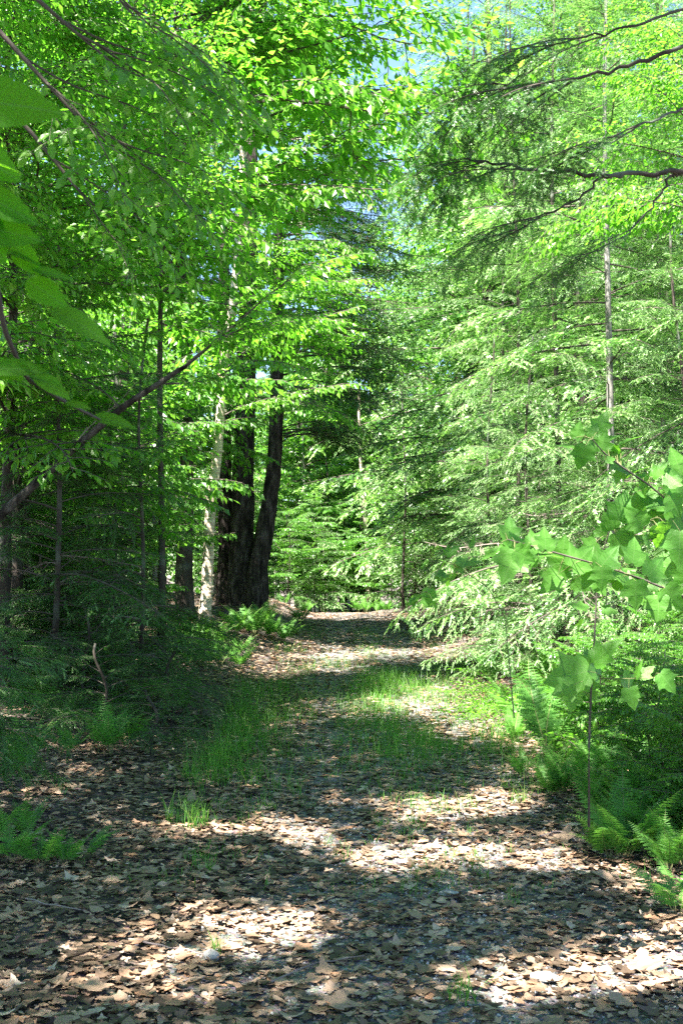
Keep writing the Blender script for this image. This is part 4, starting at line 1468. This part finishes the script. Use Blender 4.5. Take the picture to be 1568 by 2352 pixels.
TUFTS = [(560, 1640, .34, .22, 160), (553, 1690, .36, .2, 180), (540, 1740, .34, .2, 190), (510, 1770, .32, .18, 170), (470, 1800, .28, .2, 140), (430, 1895, .2, .14, 90),
         (455, 1910, .17, .1, 50), (570, 1600, .3, .25, 120), (640, 1590, .25, .3, 90), (780, 1535, .25, .35, 110), (760, 1540, .2, .3, 60), (930, 1590, .28, .35, 130), (960, 1610, .3, .3, 120),
         (1000, 1625, .26, .3, 90), (900, 1575, .25, .3, 90), (840, 1670, .18, .35, 170), (830, 1640, .2, .35, 150), (860, 1600, .2, .35, 110), (1150, 1735, .22, .2, 130), (1120, 1700, .22, .25, 110),
         (1060, 1815, .17, .04, 24), (625, 1868, .08, .03, 22), (950, 1900, .09, .03, 24), (880, 1905, .07, .04, 24), (1060, 2320, .1, .07, 50), (1180, 2090, .12, .06, 26), (1000, 1720, .12, .3, 80),
         (900, 1730, .1, .35, 90), (840, 1760, .08, .3, 80), (850, 1790, .06, .25, 60), (960, 1750, .1, .3, 60), (1000, 1580, .26, .3, 70), (700, 1450, .3, .3, 60), (660, 1500, .25, .3, 60),
         (500, 2200, .1, .03, 22), (1190, 1850, .14, .08, 40), (480, 2010, .09, .03, 22)]
for k, (dx, dy, h, sp, n) in enumerate(TUFTS):
    p = G(dx, dy)
    g = Geo()
    blades(g, p, n, h, sp)
    g.v = [v - p for v in g.v]
    if k in (0, 1, 2, 3, 4, 7):
        lab, gr = 'tall dense grass tuft in the row along the shaded path edge', 'tall grass tufts along the shaded edge'
    elif k in (5, 6):
        lab, gr = 'sparse grass tuft alone on the shaded leaf litter', 'sparse tufts on the shaded litter'
    else:
        lab, gr = 'thin grass tuft growing up through the leaves on the path', 'thin grass tufts on the path'
    thing('grass_tuft', lab, 'grass tuft', p, gr, mesh=g.mesh('grass_tuft', [M_GRASS]))
g = Geo()
for k in range(1500):
    y = rng.uniform(5.5, 27)
    if k % 3 == 0:
        y = rng.uniform(7.5, 18)
    side = rng.choice([-1.2, 0.05, 0.05, 1.2])
    x = float(pathx(y)) + side + rng.normal(0, .28)
    q = math.sin(y * 1.3 + side * 3) + math.sin(y * .6 + 1)
    blades(g, np.array([x, y, 0]), rng.integers(3, 16), rng.uniform(.05, .12) + (.10 if 8 < y < 18 and q > -.3 else 0), .10)
for k in range(280):
    y = rng.uniform(9, 17.5)
    x = float(pathx(y)) + .12 + .25 * math.sin(y * .8) + rng.normal(0, .22)
    if math.sin(y * 1.9 + 1.2 * x) + math.sin(y * .9) > -.5:
        blades(g, np.array([x, y, 0]), rng.integers(5, 18), rng.uniform(.06, .22), .14)
kind(obj('grass', g.mesh('grass', [M_GRASS])), 'stuff')

# ------------------------------------------------------------------ leaf litter
def litter_shape(seed):
    r = np.random.default_rng(seed)
    kindq = seed % 4
    n = 11
    t = np.linspace(0, 1, n)
    if kindq == 0:                                           # oak lobes
        w = .27 * np.sin(np.pi * t ** .8) * (1 + .42 * np.sin(t * 21 + r.uniform(0, 1)))
    elif kindq == 1:                                         # maple-like points
        w = .44 * np.sin(np.pi * t ** .75) * (1 + .5 * np.sin(t * 13 + 2 + r.uniform(-.3, .3)))
    else:                                                    # beech oval
        w = .27 * np.sin(np.pi * t ** .85)
    w = np.abs(w) + .012
    c1, c2 = r.uniform(-.4, .6), r.uniform(-.2, .35)
    tw = r.uniform(-.3, .3)
    V = []
    for q in range(n):
        for u in (-1, -.5, 0, .5, 1):
            x = u * w[q] * r.uniform(.92, 1.08)
            y = t[q]
            z = c1 * x * x + c2 * (y - .5) ** 2 + tw * x * (y - .5) + r.normal(0, .012)
            V.append((x, y - .5, z))
    F = []
    for q in range(n - 1):
        for c in range(4):
            F.append((q * 5 + c, q * 5 + c + 1, q * 5 + 6 + c, q * 5 + 5 + c))
    return np.array(V), np.array(F)


def litter_far(seed):
    r = np.random.default_rng(seed)
    V = np.array([(0, -.5, 0), (-.28, -.05, r.uniform(0, .14)), (.28, -.05, r.uniform(0, .14)), (0, .5, r.uniform(-.02, .12)), (0, -.05, 0)])
    return V, np.array([(0, 2, 4), (2, 3, 4), (3, 1, 4), (1, 0, 4)])


LT = [litter_shape(k) for k in range(12)]
LF = [litter_far(k) for k in range(4)]
g = Geo()
for (y0, y1, dens, shapes, smin, smax) in ((3.2, 8.5, 900, LF, .012, .035), (3.2, 6.2, 720, LT, .035, .10), (6.2, 10, 480, LT, .04, .10), (10, 18, 190, LF, .06, .13), (18, 36, 70, LF, .09, .16)):
    area = (y1 - y0) * (.66 * (y0 + y1) / 2 + 2.4)
    n = int(area * dens)
    y = rng.uniform(y0, y1, n)
    x = rng.uniform(-1, 1, n) * (.33 * y + 1.2)
    dd = x - pathx(y)
    bare = np.exp(-((dd - .28) / .42) ** 2) * .6 * (.6 + .4 * np.sin(y * 1.9 + x * 2)) * (1 - .45 * smooth(5.5, 7, y) * smooth(14, 11, y)) + .35 * np.exp(-((dd + .55) / .2) ** 2)
    keep = rng.random(n) > bare
    x, y = x[keep], y[keep]
    n = len(x)
    tilt = np.abs(rng.normal(0, .2, n))
    p = np.stack([x, y, height(x, y) + .012 + rng.random(n) * .022], 1)
    D = np.stack([np.cos(a := rng.uniform(0, 6.28, n)), np.sin(a), rng.normal(0, .1, n)], 1)
    b = rng.uniform(0, 6.28, n)
    N = np.stack([np.cos(b) * tilt, np.sin(b) * tilt, np.ones(n)], 1)
    X, Y, Z = frame(D, N)
    sz = smin + (smax - smin) * rng.random(n) ** 1.7
    w = rng.integers(0, len(shapes), n)
    for k in range(len(shapes)):
        m = w == k
        g.inst(shapes[k], p[m], X[m], Y[m], Z[m], sz[m], 0)
kind(obj('leaf_litter', g.mesh('leaf_litter', [M_LITTER])), 'stuff')

# chips of gravel on the bare strip
PB = (A((-.5, -.4, 0), (.5, -.45, 0), (.45, .5, 0), (-.5, .4, 0), (-.3, -.2, .5), (.3, -.3, .55), (.25, .3, .45), (-.25, .25, .6)),
      np.array([(0, 1, 5, 4), (1, 2, 6, 5), (2, 3, 7, 6), (3, 0, 4, 7), (4, 5, 6, 7)]))
g = Geo()
n = 17000
y = 3.2 + 15 * rng.random(n) ** 1.8
x = pathx(y) + rng.normal(.22, .5, n)
p = np.stack([x, y, height(x, y) + .010], 1)
a = rng.uniform(0, 6.28, n)
X, Y, Z = frame(np.stack([np.cos(a), np.sin(a), 0 * a], 1), np.stack([rng.normal(0, .2, n), rng.normal(0, .2, n), np.ones(n)], 1))
g.inst(PB, p, X, Y, Z, rng.uniform(.004, .015, n), 0)
kind(obj('gravel', g.mesh('gravel', [M_PEBBLE])), 'stuff')

# single things lying on the litter
def stone(label, dx, dy, s, flat=.5):
    V = []
    r = np.random.default_rng(int(dx))
    nu, nv = 9, 6
    for b in range(nv + 1):
        th = math.pi * b / nv
        for a in range(nu):
            ph = 2 * math.pi * a / nu
            k = 1 + r.uniform(-.16, .16)
            V.append((math.sin(th) * math.cos(ph) * k, math.sin(th) * math.sin(ph) * k * .8, math.cos(th) * flat * k))
    F = [(b * nu + a, b * nu + (a + 1) % nu, (b + 1) * nu + (a + 1) % nu, (b + 1) * nu + a) for b in range(nv) for a in range(nu)]
    g = Geo()
    g.add(np.array(V) * s, F)
    thing('stone', label, 'stone', G(dx, dy) + [0, 0, s * flat * .5 + .015], mesh=g.mesh('stone', [M_STONE]))


stone('pale rounded stone on the sunlit leaves', 485, 2217, .038, .7)
stone('flat white stone in the brightest gravel patch', 1250, 2262, .06, .3)
stone('flat grey stone in the shaded gravel', 1030, 2065, .055, .3)
BIG = [Geo() for _ in range(6)]
for k, q in enumerate(BIG):
    q.add(*litter_shape(40 + k))
BIGM = [q.mesh('fallen_leaf', [M_LITTER]) for q in BIG]
for (lab, dx, dy, s, tl) in (('large curled leaf tipped on edge at the lit path margin', 1480, 2245, .12, 1.0), ('broad dead leaf lying flat low in the shade', 215, 2310, .12, .1),
                             ('pale lobed leaf on the dark gravel near the sunlit patch', 950, 2130, .12, .1), ('dead leaf stood on edge beside a small dark hollow', 440, 1850, .11, 1.1),
                             ('curled brown leaf arched over the lit stripe by the ferns', 1300, 1940, .14, .7), ('dry leaf lying on the shaded leaves below the ferns', 1390, 2040, .11, .4),
                             ('large tan leaf at the bottom of the path between the lit patches', 780, 2335, .13, .2), ('dead leaf at the edge of the brightest gravel patch', 1420, 2330, .12, .3)):
    o = thing('fallen_leaf', lab, 'fallen leaf', G(dx, dy) + [0, 0, .05], rz=rng.uniform(0, 6.28), sc=s, mesh=BIGM[rng.integers(6)])
    o.rotation_euler = (tl, rng.uniform(-.2, .2), rng.uniform(-.8, .8))
for (lab, pix, r0) in (('thin dead stick lying on the lit leaves', ((300, 2180), (380, 2200), (470, 2215)), .005), ('short bent stick lying by the low dark fern', ((1240, 1935), (1290, 1925), (1325, 1950)), .008),
                       ('dead stick crossing the litter below the shaded ferns', ((60, 2090), (160, 2110), (260, 2105)), .004), ('dark stick lying in the shaded leaves by the gravel', ((620, 2280), (720, 2240), (840, 2225)), .004)):
    pts = np.array([G(a, b) + [0, 0, .035] for a, b in pix])
    k = np.linspace(0, len(pts) - 1, 10)
    pp = np.stack([np.interp(k, np.arange(len(pts)), pts[:, a]) for a in range(3)], 1) + rng.normal(0, .004, (10, 3))
    g = Geo()
    g.tube(pp - pts[0], np.linspace(r0, r0 * .5, 10), 6, 0, .08)
    thing('stick', lab, 'stick', pts[0], mesh=g.mesh('stick', [M_DEADTWIG], True))
